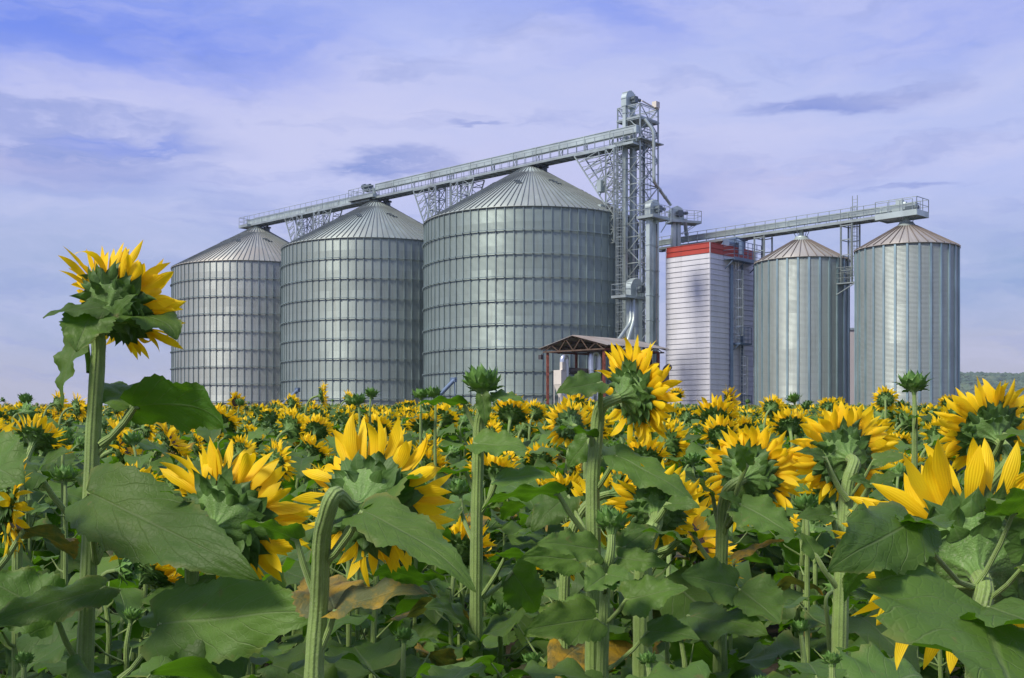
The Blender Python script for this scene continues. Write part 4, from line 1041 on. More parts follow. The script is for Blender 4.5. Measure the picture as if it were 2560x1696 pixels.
hero('large nodding sunflower in the middle with a thick hooked stem', 924, 1258, 1.95, 101, 20, 4, 48,
     path=[(785, 1690, -0.05), (798, 1500, -0.05), (806, 1335, -0.10), (822, 1270, -0.13)], nleaf=2, leaf_top=0.55, seed=35, fwd=0.22, npet=30,
     leaves=[((812, 1405, -0.07), (905, 1280, -0.16), (1190, 1482, -0.34), 0.34, 40, dict(droop=0.9, a0=-0.35, fold=0.2)),
             ((812, 1400, -0.07), (888, 1290, -0.12), (1060, 1190, 0.06), 0.8, -30, dict(droop=0.5)),
             ((795, 1505, -0.05), (742, 1352, -0.05), (600, 1310, -0.08), 0.8, -38, dict(droop=0.9, a0=-0.3)),
             ((792, 1640, -0.05), (838, 1528, -0.06), (1090, 1492, -0.14), 0.40, 30, dict(stain=True, droop=0.9, a0=-0.5)),
             ((792, 1640, -0.05), (838, 1528, -0.02), (800, 1450, 0.12), 0.9, 30, dict(stain=True))])
hero('biggest sunflower at the right edge, seen from behind on a very thick stem', 2425, 1408, 1.55, 142, 8, 16, 60,
     path=[(2444, 1690, -0.075), (2442, 1620, -0.085), (2438, 1530, -0.085)], nleaf=0, seed=6, fwd=0.15, npet=28,
     leaves=[((2436, 1470, -0.075), (2290, 1305, -0.22), (2068, 1430, -0.34), 0.52, 50, dict(droop=0.5, fold=0.1, pr=0.2)),
             ((2436, 1470, -0.075), (2290, 1305, -0.22), (2368, 1322, -0.3), 0.85, 50, dict(droop=0.3, pr=0.15)),
             ((2436, 1470, -0.075), (2180, 1385, -0.12), (2110, 1510, -0.10), 0.5, -60, dict(droop=0.8, pr=0.15)),
             ((2440, 1560, -0.075), (2462, 1528, -0.28), (2530, 1800, -0.46), 1.5, 76, dict(droop=0.35, fold=0.08, twist=0.1, pr=0.22)),
             ((2440, 1560, -0.075), (2470, 1520, -0.25), (2660, 1600, -0.40), 1.0, 60, dict(droop=0.4, pr=0.2)),
             ((2436, 1470, -0.075), (2530, 1290, -0.10), (2660, 1230, -0.2), 0.9, -20, dict(droop=0.9, a0=-0.6, pr=0.2)),
             ((2432, 1520, -0.075), (2560, 1415, -0.14), (2700, 1420, -0.2), 0.7, 10, dict(pr=0.2))])
hero('sunflower right of centre whose straight pale stem covers the middle of its head', 2112, 1140, 2.9, 62, -2, 8, 40,
     path=[(2098, 1690, -0.12), (2104, 1450, -0.12), (2114, 1260, -0.10)], nleaf=2, leaf_top=0.9, seed=7, fwd=0.12, npet=44,
     leaves=[((2120, 1290, -0.12), (2178, 1212, -0.16), (2122, 1200, -0.2), 0.6, 40, dict()),
             ((2120, 1290, -0.12), (2176, 1212, -0.16), (2262, 1190, -0.2), 0.6, 40, dict()),
             ((2118, 1250, -0.12), (2062, 1145, -0.14), (1985, 1132, -0.18), 0.45, 50, dict()),
             ((2114, 1250, -0.10), (2185, 1150, -0.14), (2270, 1145, -0.18), 0.6, 55, dict(pr=0.2)),
             ((2112, 1390, -0.12), (2080, 1290, -0.14), (1990, 1300, -0.18), 0.6, 30, dict()),
             ((2108, 1480, -0.12), (2040, 1390, -0.15), (2000, 1330, -0.12), 0.8, 40, dict())])
hero('sunflower with a hooked stem below the white dryer tower, head turned right', 1870, 1190, 2.95, 62, 32, 10, 36,
     path=[(1800, 1690, 0), (1802, 1480, 0), (1806, 1300, 0), (1812, 1220, 0), (1835, 1185, 0)], nleaf=2, leaf_top=0.8, seed=8, fwd=0.3, npet=42,
     leaves=[((1812, 1320, 0), (1850, 1262, -0.12), (1992, 1352, -0.22), 0.72, 52, dict(droop=0.7)),
             ((1812, 1320, 0), (1850, 1262, -0.12), (1790, 1238, -0.16), 0.7, 50, dict()),
             ((1806, 1350, 0), (1868, 1165, -0.12), (1840, 1110, -0.14), 0.9, 65, dict(pet_up=1)),
             ((1806, 1350, 0), (1782, 1240, 0.02), (1702, 1185, 0.0), 0.6, 20, dict()),
             ((1800, 1430, 0), (1730, 1330, 0.0), (1640, 1260, -0.04), 0.5, 20, dict(droop=0.9)),
             ((1802, 1560, 0), (1836, 1400, -0.02), (1960, 1352, -0.04), 0.30, 30, dict(stain=True, pr=0.3)),
             ((1802, 1560, 0), (1840, 1470, -0.2), (1700, 1440, -0.3), 0.7, 62, dict(droop=0.5)),
             ((1802, 1560, 0), (1850, 1475, -0.2), (1950, 1560, -0.34), 1.0, 60, dict(droop=0.5)),
             ((1802, 1640, 0), (1720, 1540, -0.1), (1920, 1585, -0.35), 0.55, 55, dict(droop=0.5))])
hero('sunflower at the upper right edge in front of the wooded hill, crown of upright petals', 2475, 1085, 2.9, 64, -10, 26, 40,
     path=[(2440, 1690, 0), (2440, 1350, 0), (2448, 1180, 0)], nleaf=2, leaf_top=0.7, seed=9, fwd=0.45, npet=36,
     leaves=[((2455, 1180, 0), (2512, 1085, -0.1), (2600, 1110, -0.2), 0.8, 45, dict()), ((2455, 1180, 0), (2445, 1120, -0.05), (2405, 1085, -0.1), 0.7, 50, dict())])
hero('sunflower cut by the left edge with drooping orange yellow petals', 15, 1265, 2.3, 60, 62, -8, 44,
     path=[(-90, 1690, 0), (-84, 1420, 0), (-66, 1300, 0)], nleaf=2, leaf_top=0.6, seed=10, fwd=0.1, npet=26,
     leaves=[((-84, 1500, 0), (60, 1325, -0.05), (185, 1400, 0.1), 0.8, 20, dict(stain=True)),
             ((-84, 1300, 0), (-40, 1160, -0.1), (60, 1210, -0.2), 1.0, 62, dict())])
hero('sunflower half hidden by a big leaf, its lower petals hanging beside two stems', 562, 1305, 2.5, 96, 14, 12, 42,
     path=[(470, 1690, 0.0), (478, 1500, 0.0), (486, 1400, -0.02), (510, 1340, -0.06)], nleaf=2, leaf_top=0.55, seed=11, fwd=0.35, npet=34,
     leaves=[((480, 1440, 0), (480, 1260, -0.14), (400, 1230, -0.18), 0.5, 10, dict()),
             ((640, 1560, -0.05), (395, 1560, -0.14), (825, 1532, -0.30), 0.48, 60, dict(droop=0.4, fold=0.05)),
             ((300, 1700, -0.1), (400, 1572, -0.10), (540, 1440, 0.02), 0.85, 30, dict(droop=0.7)),
             ((475, 1600, 0), (610, 1700, -0.2), (330, 1760, -0.3), 0.9, 60, dict())])
hero('bright spray of long yellow petals rising near the left edge', 88, 1100, 3.6, 36, 10, 52, 26, nleaf=4, seed=12, lod=0, fwd=0.9, npet=18,
     leaves=[((75, 1250, 0), (70, 1190, 0), (175, 1130, -0.05), 0.7, 30, dict())])
hero('sunflower with thick pale neck facing away just right of the centre front', 1640, 1275, 2.7, 58, 6, 22, 52,
     path=[(1606, 1690, -0.06), (1608, 1420, -0.06), (1612, 1320, -0.06), (1620, 1270, -0.03)], nleaf=3, leaf_top=0.5, seed=13, fwd=0.3, npet=30,
     leaves=[((1612, 1330, -0.06), (1670, 1260, -0.1), (1750, 1270, -0.15), 0.6, 45, dict()), ((1612, 1380, -0.06), (1700, 1350, -0.2), (1560, 1340, -0.3), 0.5, 20, dict())])
hero('sunflower tucked behind the tall stem at centre right, facing right', 1548, 1232, 3.0, 42, 78, 8, 30, nleaf=3, seed=14, fwd=0.2, npet=30)
# middle distance heads seen in the photograph: x, y, disk radius, yaw, elevation
mids = [(144, 1010, 18, 40, 10, 'small sunflower head at far left rim of the field, back turned'), (190, 1020, 21, 48, 5, 'round sunflower head just left of the tallest stem, seen from behind'), (287, 1018, 18, 44, 8, 'small sunflower just right of the tallest stem, near the leftmost silo'),
        (131, 1052, 18, 70, 10, 'side turned sunflower above the bright petal spray at left'), (589, 1008, 16, 125, 12, 'sunflower showing its brown face before the leftmost silo'), (803, 990, 20, 78, 8, 'sunflower turned fully sideways between leftmost and middle silo'),
        (431, 1125, 25, 8, 48, 'crown shaped sunflower low below the dark arching leaf'), (604, 1130, 26, 40, 28, 'half open sunflower below the leftmost silo'), (689, 1160, 34, 48, 14, 'round sunflower beside the large half hidden one, green back showing'),
        (790, 1078, 26, 12, 42, 'crown of petals below the middle silo'), (925, 1042, 14, 55, 10, 'small sunflower above the large nodding head'), (275, 1142, 18, 30, 40, 'small open sunflower right of the tallest stem'),
        (1424, 1062, 36, -28, 5, 'broad sunflower below the cream hopper, petals fanned to the left'), (1230, 1088, 22, 62, 15, 'sunflower just right of the tall bud stalk'), (1352, 1152, 27, 10, 45, 'crown of petals beneath the broad sunflower at centre'),
        (1428, 1165, 26, 82, 8, 'sideways sunflower left of the tall stem at centre right'), (1217, 1190, 34, 15, 25, 'sunflower partly behind the tall bud stalk'), (1822, 1004, 22, 122, 15, 'sunflower with brown centre before the ladder of the dryer'),
        (1804, 1092, 32, 10, 42, 'full crown of petals below the dryer platform ladder'), (1686, 1076, 18, 60, 0, 'drooping sunflower right of the high right facing head'), (1335, 1034, 20, 20, 30, 'small sunflower before the shed post'),
        (1974, 1068, 30, 5, 45, 'wide crown of petals in front of the first slim silo'), (1928, 1022, 20, 38, 20, 'sunflower at the foot of the first slim silo'), (2213, 1000, 19, 18, 14, 'sunflower at the foot of the far right silo'), (2248, 1114, 22, 15, 45, 'crown of petals below the tall bud at right'),
        (2030, 1330, 36, 10, 0, 'low sunflower whose petals peep under leaves right of the hooked stem'), (1210, 1010, 14, 80, 10, 'tiny sideways sunflower at the foot of the tallest wide silo'), (1690, 990, 13, 15, 40, 'tiny sunflower crown at the foot of the dryer'), (1010, 1060, 20, 75, 10, 'side turned sunflower right of the large nodding one'),
        (1088, 1130, 22, 85, 5, 'sideways orange sunflower near the tall bud stalk'), (2070, 1020, 16, 30, 30, 'small sunflower between the two slim silos'), (2370, 1010, 14, 10, 30, 'small sunflower below the hill'), (730, 1010, 15, 35, 30, 'small sunflower at the foot of the middle silo'), (870, 1000, 14, 50, 20, 'small sunflower at the right foot of the middle silo')]
for i, (x, y, rp, yw, e, lab) in enumerate(mids):
    d = 0.078 * F / rp; rp = rp * 0.86
    hero(lab, x, y, d, rp, yw, e, 0.026 * F / d, nleaf=7, lod=0 if rp > 30 else 1, seed=50 + i, fwd=0.35 + (0.3 if e > 35 else 0), leaf_len=(0.13, 0.19), npet=30)
buds = [(160, 1102, 20, 'spiky green bud under the bright petal spray'), (163, 1190, 26, 'round green bud left of the thick pale stem'), (346, 1215, 25, 'round spiky bud right of the thick pale stem'), (1149, 1225, 24, 'spiky bud at the foot of the tall bud stalk'),
        (928, 985, 15, 'small bud on a thin stalk before the middle silo'), (1052, 988, 16, 'left one of twin green buds left of the tall bud stalk'), (1084, 984, 17, 'right one of twin green buds left of the tall bud stalk'), (2284, 962, 30, 'tall star shaped bud in front of the far right silo'),
        (1984, 998, 15, 'bud on a thin stalk before the first slim silo'), (1660, 1000, 15, 'bud beside the foot of the dryer'), (65, 1000, 15, 'bud at the far left rim of the field'), (895, 1002, 17, 'leafy green bud at the right foot of the middle silo'), (2015, 1262, 28, 'round closed bud between two crowned sunflowers at right'), (600, 1008, 11, 'little bud beside the brown faced sunflower'), (25, 1370, 24, 'pale spiky bud low at left edge'), (1730, 1150, 18, 'bud left of the hooked stem below the dryer')]
for i, (x, y, rp, lab) in enumerate(buds):
    rr_ = 0.04; d = rr_ * F / rp if rp < 24 else 0.042 * F / rp
    if rp == 30: d = 3.5; rr_ = 30 / F * 3.5
    hero(lab, x, y, d, rp * (1.0), rnd.uniform(-40, 60), 74, 0.020 * F / d, nleaf=6, lod=0 if d < 6 else 1, bud=True, seed=150 + i, leaf_top=0.1, leaf_len=(0.10, 0.17),
         path=None)


YOUNG = [(420, 1600, 2.2), (640, 1480, 2.9), (900, 1640, 2.3), (1010, 1500, 2.8), (1100, 1640, 2.0), (1330, 1560, 2.4), (1400, 1470, 3.0), (1620, 1560, 2.3), (1700, 1500, 2.9), (1900, 1620, 2.1), (2000, 1480, 2.7), (2200, 1600, 2.3), (60, 1560, 2.4), (330, 1450, 3.0), (700, 1660, 1.9), (1560, 1640, 1.9), (2080, 1560, 2.0), (1240, 1440, 3.2), (130, 1640, 1.8)]
for i, (x, y, d) in enumerate(YOUNG):
    hero(('short leafy budded sunflower low in the front rows, {} the frame bottom').format(('left, near', 'centre, near', 'right, near')[min(2, int(x / 854))]), x, y + 90, d, 20, rnd.uniform(-40, 60), 70, 0.018 * F / d, nleaf=7, lod=0, bud=True, seed=400 + i, leaf_top=0.03, leaf_len=(0.17, 0.27), zmin_leaf=0.35)

# ---- the rest of the field: prototypes, then copies
def proto(i, lod, ret=False, h=1.4):
    r = random.Random(300 + i + lod * 50)
    bud = (i % 6 == 5 or i in (3, 6, 8, 10)); el = (18, 50, 34, 5, 58, 75)[i % 6]; yw = (45, 20, 65, 35, 0, 0)[i % 6]
    rad = r.uniform(0.062, 0.098) if not bud else 0.042
    f = fdir(yw, el); head = Vector((f.x * 0.13, f.y * 0.13, h + (0.06 if bud else 0)))
    k = dict(nleaf=(0, 16, 11, 8)[lod], bud=bud, fwd=0.3 + (0.35 if el > 35 else 0), leaf_top=0.0, leaf_len=(0.17, 0.28), zmin_leaf=0.25 if lod < 2 else 0.85)
    return build_plant('sunflower_bud_plant' if bud else 'sunflower', '', 'sunflower', 'sunflowers growing in the field', Vector((0, 0, 0)), head, f, rad, 0.0105, lod, r, ret_geo=ret, **k), bud, el

landm = [(-1e9, 400, 'left of every silo'), (400, 700, 'below the leftmost silo'), (700, 1060, 'below the middle wide silo'), (1060, 1340, 'below the tallest wide silo'), (1340, 1640, 'below the open shed'), (1640, 1890, 'below the white dryer'), (1890, 2130, 'below the first slim silo'), (2130, 2400, 'below the far right silo'), (2400, 1e9, 'below the wooded hill')]
protos = [proto(i, 1) for i in range(12)]
tr_ = random.Random(99)
cand = []
sp = 0.43
gy = 3.3
while gy < 16:
    gx = -0.52 * gy - 0.5
    while gx < 0.52 * gy + 0.5:
        x = gx + tr_.uniform(-0.16, 0.16); y = gy + tr_.uniform(-0.16, 0.16); cand.append((x, y)); gx += sp
    gy += sp
used = 0; near_limit = 0; first = set()
MAXN = 300 - len(SPOTS)
def field_height(r): return 1.0 + r.gauss(0, 0.07) + (0.09 if r.random() < 0.06 else 0)
last_y = 3.3
for (x, y) in sorted(cand, key=lambda c: c[1]):
    if used >= MAXN: break
    if any((x - a) ** 2 + (y - b) ** 2 < 0.30 ** 2 for a, b in SPOTS): continue
    i = tr_.randrange(12)
    s = field_height(tr_) * (0.985 if y > 5 else 0.90); hz = 1.4 * s + ground(y)
    px = 1280 + x / y * F; py = Y0 - (hz - ZC) / y * F
    rp = 0.17 / y * F
    if any(abs(px - a) < rr_ * 0.55 + rp * 0.5 and abs(py - b) < rr_ * 0.55 + rp * 0.5 and y < d_ for a, b, rr_, d_ in OCC):
        s *= 0.86
    if y < 4.6 and py < 1230: s *= 0.9
    pr, bud, el = protos[i]
    if i in first:
        root = pr.copy(); COL.objects.link(root)
        for ch in pr.children:
            c = ch.copy(); COL.objects.link(c); c.parent = root
            for g2 in ch.children:
                c2 = g2.copy(); COL.objects.link(c2); c2.parent = c
    else: root = pr; first.add(i)
    root.location = (x, y, ground(y)); root.rotation_euler = (0, 0, tr_.gauss(0, 0.5)); root.scale = (s, s, s) if y > 4 else (s, s, s)
    where = [w for a, b, w in landm if a <= px < b][0]
    band = 'in the near rows' if y < 5.5 else ('a few rows back' if y < 8.5 else 'in farther rows')
    kind = 'green budded plant' if bud else ('sunflower with upturned petal crown' if el > 35 else ('sunflower with a nodding head' if el < 12 else 'sunflower with its green back showing'))
    root['label'] = f'{kind} {band} {where}'
    root['group'] = 'sunflowers growing in the field'
    SPOTS.append((x, y)); used += 1; last_y = y
for i, (pr, bud, el) in enumerate(protos):
    if i not in first:
        pr.location = (i * 0.4 - 2, 9.3, ground(9.3)); pr['label'] = f'sunflower number {i} of the spare row'
print('individual plants', len(SPOTS), 'to distance', last_y)

def tile(name, tmpls, places, label):
    V = []; FL = []; LT = []; MI = []; UV = []; off = 0
    pre = []
    for g in tmpls:
        fl = np.array([i for f_ in g.f for i in f_], np.int32); lt = np.array([len(f_) for f_ in g.f], np.int32)
        pre.append((np.array(g.v, np.float32), fl, lt, np.array(g.m, np.int32), np.array([c for f_ in g.uv for c in f_], np.float32)))
    for (k, x, y, z, rz, s) in places:
        v, fl, lt, mi, uv = pre[k]; c, sn = math.cos(rz) * s, math.sin(rz) * s
        w = np.empty_like(v); w[:, 0] = v[:, 0] * c - v[:, 1] * sn + x; w[:, 1] = v[:, 0] * sn + v[:, 1] * c + y; w[:, 2] = v[:, 2] * s + z
        V.append(w); FL.append(fl + off); LT.append(lt); MI.append(mi); UV.append(uv); off += len(v)
    V = np.concatenate(V); FL = np.concatenate(FL); LT = np.concatenate(LT); MI = np.concatenate(MI); UV = np.concatenate(UV)
    me = bpy.data.meshes.new(name); me.vertices.add(len(V)); me.vertices.foreach_set('co', V.ravel()); me.loops.add(len(FL)); me.loops.foreach_set('vertex_index', FL)
    me.polygons.add(len(LT)); me.polygons.foreach_set('loop_start', np.concatenate([[0], np.cumsum(LT)[:-1]]).astype(np.int32)); me.polygons.foreach_set('loop_total', LT)
    me.polygons.foreach_set('material_index', MI); me.polygons.foreach_set('use_smooth', np.ones(len(LT), bool))
    me.uv_layers.new(name='UVMap').data.foreach_set('uv', UV.ravel())
    for m in (M_STEM, M_RECEP, M_BRACT, M_PET, M_DISK, M_LEAF): me.materials.append(m)
    me.update(calc_edges=True); o = bpy.data.objects.new(name, me); COL.objects.link(o)
    tag(o, label, 'flower field', kind='stuff'); print(name, len(LT)); return o
def base_lift(x, y): return ground(y)
t2 = [proto(i, 2, True)[0] for i in range(12)]; t3 = [proto(i, 3, True)[0] for i in range(12)]
pl2 = []; pl3 = []
y = last_y + 0.2; SPLIT = 24.0
def blocked(x, y):     # keep plants out of the yard
    return False
while y < 92:
    s_ = 0.45 if y < SPLIT else (0.55 if y < 45 else 0.74)
    x = -0.50 * y - 1; 
    lim = 88 if x < 0 else 88
    while x < 0.50 * y + 1:
        xx = x + tr_.uniform(-.17, .17); yy = y + tr_.uniform(-.17, .17); s = field_height(tr_) * 1.0
        k = tr_.randrange(12)
        (pl2 if y < SPLIT else pl3).append((k, xx, yy, ground(yy), tr_.gauss(0, 0.55), s)); x += s_
    y += s_
pl = [(k if k < 12 else k, *r_) for k, *r_ in pl2] + [(k + 12, *r_) for k, *r_ in pl3]
tile('sunflower_field', t2 + t3, pl, 'dense field of sunflowers stretching back to the foot of the silos')
# ------------------------------------------------------------------ ground, hill, sky, light, camera
def soil():
    m, nt = material('soil')
    pos = nt.n('ShaderNodeNewGeometry').outputs['Position']
    c = nt.mix(nt.mapr(nt.noise(pos, 3.0, 6.0, 0.6), 0.3, 0.7), (0.045, 0.033, 0.022), (0.10, 0.075, 0.05))
    g = nt.mapr(nt.noise(pos, 0.7, 4.0), 0.5, 0.65)
    c = nt.mix(g, c, (0.05, 0.075, 0.025))
    out(nt, principled(nt, Base_Color=c, Roughness=0.95, Normal=nt.n('ShaderNodeBump', None, Strength=0.8, Distance=0.05, Height=nt.noise(pos, 12.0, 6.0)).outputs[0]).outputs[0]); return m
ys = [-250, -50, 0, 5, 20, 50, 90, 120, 150, 200, 400, 900, 1800, 2600]; xs = [-2500, -1500, -400, -100, -30, 0, 30, 100, 400, 1500, 2500]
g = Geo(); vs = [(x, y, ground(y)) for y in ys for x in xs]; n = len(xs)
g.add(vs, [(i * n + j, i * n + j + 1, (i + 1) * n + j + 1, (i + 1) * n + j) for i in range(len(ys) - 1) for j in range(n - 1)])
tag(obj('ground', g, soil(), None, True), 'earth of the field', None, None, 'structure')

def hill_mat():
    m, nt = material('hill_forest')
    pos = nt.n('ShaderNodeNewGeometry').outputs['Position']
    a = nt.noise(pos, 0.02, 5.0, 0.6); b = nt.noise(pos, 0.09, 4.0, 0.6)
    c = nt.mix(nt.mapr(b, 0.35, 0.65), (0.022, 0.055, 0.030), (0.055, 0.105, 0.050))
    c = nt.mix(nt.mapr(a, 0.52, 0.62, 0, 0.7), c, (0.10, 0.14, 0.065))
    out(nt, principled(nt, Base_Color=c, Roughness=0.9).outputs[0]); return m
HM = hill_mat()
hr = random.Random(5)
from mathutils import noise as mn
def hill_z(x, y):
    e = min(1.0, max(0.0, (y - 1100) / 420.0)); e = e * e * (3 - 2 * e)
    side = min(1.0, max(0.0, (x + 100) / 500.0)); side = side * side * (3 - 2 * side)
    top = 58 + 7 * mn.noise(Vector((x * 0.004, 0.3, 0))) + 6 * mn.noise(Vector((x * 0.0011, 2.3, 0)))
    return 2.4 + (top * e) * side - 0.5
g = Geo(); hx = [-100 + 12 * i for i in range(150)]; hy = [1100 + 12 * i for i in range(60)]
vs = []
for yy in hy:
    for xx in hx:
        bump_ = 5.0 * abs(mn.noise(Vector((xx * 0.06, yy * 0.06, 0)))) + 2.5 * mn.noise(Vector((xx * .17, yy * .17, 5)))
        z = hill_z(xx, yy); vs.append((xx + hr.uniform(-3, 3), yy + hr.uniform(-3, 3), z + (bump_ if z > 8 else 0)))
n = len(hx); g.add(vs, [(i * n + j, i * n + j + 1, (i + 1) * n + j + 1, (i + 1) * n + j) for i in range(len(hy) - 1) for j in range(n - 1)])
tag(obj('hill', g, HM, None, True), 'wooded green hill on the horizon at right', None, None, 'structure')
# forest canopy on the visible slope, one mass
g = Geo()
for i in range(2600):
    x = hr.uniform(520, 900); y = hr.uniform(1180, 1560); z = hill_z(x, y); s = hr.uniform(5, 9)
    if z < 6: continue
    k = 6; vv = [(x, y, z + s * 1.3)]; 
    for ring_, (rz, rr2) in enumerate(((0.95, 0.6), (0.45, 1.0), (-0.3, 0.8))):
        for j in range(k):
            a = 2 * PI * (j + 0.5 * ring_) / k; q = s * rr2 * hr.uniform(0.75, 1.15); vv.append((x + q * math.cos(a), y + q * math.sin(a), z + s * (rz + hr.uniform(-.12, .12))))
    ff = [(0, 1 + j, 1 + (j + 1) % k) for j in range(k)]
    for ring_ in range(2):
        o = 1 + ring_ * k; ff += [(o + j, o + k + j, o + k + (j + 1) % k, o + (j + 1) % k) for j in range(k)]
    g.add(vv, ff)
tag(obj('hill_forest', g, HM, None, False), 'woodland covering the distant hill', 'forest', None, 'stuff')

hz_m = bpy.data.materials.new('haze_air'); hz_m.use_nodes = True; hn = NT(hz_m.node_tree)
hn.n('ShaderNodeOutputMaterial', None, Volume=hn.n('ShaderNodeVolumePrincipled', None, Color=(0.80, 0.86, 1.0, 1), Density=0.00017, Anisotropy=0.2).outputs[0])
g = Geo(); g.box((0, 1175, 43), (2600, 0, 0), (0, 1500, 0), (0, 0, 46)); ho = obj('haze', g, hz_m); tag(ho, 'thin summer haze over the land', 'haze', None, 'stuff')
# sky
SUN = Vector((-0.62, -0.50, 0.84)).normalized()
w = bpy.data.worlds.new('World'); S.world = w; w.use_nodes = True
nt = NT(w.node_tree)
sun_el = math.asin(SUN.z); sun_az = math.atan2(SUN.x, SUN.y)
sky = nt.n('ShaderNodeTexSky', {'sky_type': 'NISHITA', 'sun_disc': False, 'sun_elevation': sun_el, 'sun_rotation': sun_az, 'air_density': 1.0, 'dust_density': 1.5, 'ozone_density': 2.0})
dr = nt.n('ShaderNodeTexCoord').outputs['Generated']; sz = nt.n('ShaderNodeSeparateXYZ', None, Vector=dr)
h = sz.outputs[2]
def dv(px, py):
    return Vector(((px - 1280) / F, 1.0, (Y0 - py) / F)).normalized()
def blob(px, py, rx, ry, soft=0.0):
    d0 = dv(px, py)
    s = nt.n('ShaderNodeVectorMath', {'operation': 'SUBTRACT'}, i0=wv, i1=tuple(d0)).outputs[0]
    s = nt.n('ShaderNodeVectorMath', {'operation': 'MULTIPLY'}, i0=s, i1=(F / rx, F / max(rx, ry), F / ry)).outputs[0]
    l = nt.n('ShaderNodeVectorMath', {'operation': 'LENGTH'}, i0=s).outputs['Value']
    return nt.mapr(l, soft, 1.0, 1.0, 0.0, smooth=True)
# cloud-warped direction so that patches get ragged edges
stv = nt.n('ShaderNodeMapping', None, Vector=dr, Scale=(1.0, 1.0, 3.2)).outputs[0]
warp = nt.n('ShaderNodeTexNoise', None, Vector=stv, Scale=4.5, Detail=5.0, Roughness=0.62).outputs['Color']
wv = nt.n('ShaderNodeVectorMath', {'operation': 'SUBTRACT'}, i0=warp, i1=(0.5, 0.5, 0.5)).outputs[0]
wv = nt.n('ShaderNodeVectorMath', {'operation': 'MULTIPLY'}, i0=wv, i1=(0.20, 0.1, 0.085)).outputs[0]
wv = nt.n('ShaderNodeVectorMath', {'operation': 'ADD'}, i0=dr, i1=wv).outputs[0]
K = 10.0
def lin(r, g_, b): return tuple(((c / 255 + 0.055) / 1.055) ** 2.4 if c > 10 else c / 255 / 12.92 for c in (r, g_, b))
SK = {'top': lin(168, 182, 246), 'mid': lin(184, 196, 245), 'low': lin(174, 187, 228), 'hor': lin(190, 190, 208)}
c = nt.mix(nt.mapr(h, 0.02, 0.13, smooth=True), SK['hor'], SK['low'])
c = nt.mix(nt.mapr(h, 0.10, 0.22, smooth=True), c, SK['mid'])
c = nt.mix(nt.mapr(h, 0.27, 0.42, smooth=True), c, SK['top'])
BLUE = lin(120, 146, 242); BL2 = lin(138, 156, 222); PALE = lin(212, 212, 246); PINK = lin(204, 200, 236); RB = lin(158, 182, 220)
st3 = nt.n('ShaderNodeMapping', None, Vector=wv, Scale=(1.0, 1.0, 5.5), Rotation=(0, 0.06, 0)).outputs[0]
rag = nt.mapr(nt.noise(st3, 15.0, 6.0, 0.62, 0.2), 0.28, 0.52)
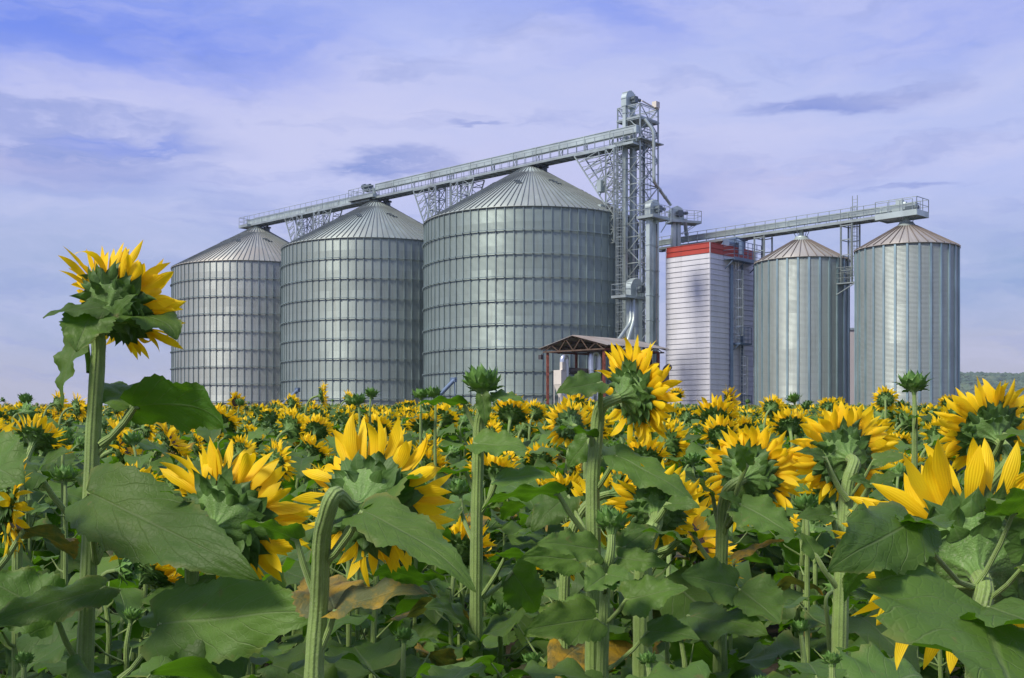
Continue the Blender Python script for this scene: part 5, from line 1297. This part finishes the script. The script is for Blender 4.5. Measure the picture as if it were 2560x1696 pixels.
for (px, py, rx, ry, colr, amt) in ((60, 370, 300, 90, lin(218, 216, 245), 0.95), (420, 230, 420, 70, lin(214, 216, 250), 0.8), (900, 230, 500, 90, lin(208, 210, 250), 0.6), (1950, 330, 420, 80, lin(206, 208, 246), 0.6), (1200, 120, 600, 70, lin(196, 204, 252), 0.5), (60, 20, 950, 340, lin(112, 142, 242), 1.0), (2450, 20, 600, 160, BLUE, 0.5), (1580, 70, 240, 130, BLUE, 0.35), (1500, -60, 1500, 130, BLUE, 0.4), (700, 350, 900, 260, PALE, 0.6), (1500, 350, 700, 300, PALE, 0.4), (0, 380, 330, 90, PINK, 0.9), (130, 250, 500, 90, PALE, 0.5),
                               (1010, 418, 260, 42, lin(140, 158, 222), 1.0), (2100, 232, 350, 36, lin(142, 158, 224), 1.0), (2260, 205, 150, 22, BL2, 0.8), (1740, 520, 240, 210, BL2, 0.95), (1560, 60, 300, 120, BLUE, 0.4), (140, 330, 480, 74, BL2, 1.0), (120, 430, 520, 100, BL2, 0.75), (520, 120, 620, 140, BLUE, 0.7), (250, 330, 230, 30, BLUE, 0.35), (200, 298, 110, 18, BLUE, 0.5), (100, 270, 420, 26, BL2, 0.6), (2290, 445, 130, 14, BL2, 0.8), (1200, 315, 90, 10, BL2, 0.7),
                               (150, 720, 700, 300, lin(166, 182, 224), 0.95), (700, 560, 420, 120, lin(180, 190, 230), 0.5), (2480, 690, 380, 130, lin(146, 172, 218), 1.0), (2200, 580, 800, 140, lin(180, 192, 232), 0.5), (1900, 480, 320, 120, PINK, 0.6), (1300, 440, 500, 100, PINK, 0.35), (2050, 400, 500, 60, PINK, 0.4)):
    c = nt.mix(nt.math('MULTIPLY', blob(px, py, rx, ry, 0.3 if ry < 45 else 0.0), amt if ry > 75 else nt.math('MULTIPLY', rag, amt * 1.25), clamp=True), c, colr)
st2 = nt.n('ShaderNodeMapping', None, Vector=wv, Scale=(1.0, 1.0, 5.0), Rotation=(0, 0.12, 0)).outputs[0]
wisp = nt.mapr(nt.noise(st2, 5.0, 7.0, 0.62, 0.3), 0.40, 0.72)
c = nt.mix(nt.math('MULTIPLY', wisp, 0.5), c, lin(216, 216, 248))
w2 = nt.mapr(nt.noise(st2, 9.0, 5.0, 0.6, 0.2), 0.52, 0.70)
c = nt.mix(nt.math('MULTIPLY', w2, 0.38), c, BL2)
c = nt.mix(1.0, c, (K, K, K), 'MULTIPLY')
c = nt.mix(0.94, sky.outputs[0], c)
bg = nt.n('ShaderNodeBackground', None, Color=c, Strength=1.0 / K)
nt.n('ShaderNodeOutputWorld', None, Surface=bg.outputs[0])
sl = bpy.data.lights.new('sun', 'SUN'); sl.energy = 4.7; sl.angle = math.radians(14.0); sl.color = (1.0, 0.92, 0.78)
so_ = bpy.data.objects.new('sun', sl); COL.objects.link(so_); so_.rotation_euler = SUN.to_track_quat('Z', 'Y').to_euler()
cam = bpy.data.cameras.new('camera'); co = bpy.data.objects.new('camera', cam); COL.objects.link(co)
co.location = (0, 0, ZC); co.rotation_euler = (PI / 2, 0, 0); cam.sensor_width = 36; cam.sensor_fit = 'HORIZONTAL'; cam.lens = F / 2560 * 36
cam.shift_y = (Y0 - 848.0) / 2560; cam.clip_end = 20000; cam.clip_start = 0.02
S.camera = co
S.view_settings.view_transform = 'Standard'; S.view_settings.look = 'None'; S.view_settings.gamma = 1; S.view_settings.exposure = 0.0
S.cycles.max_bounces = 8; S.cycles.transmission_bounces = 4; S.cycles.diffuse_bounces = 4
S.cycles.use_denoising = True
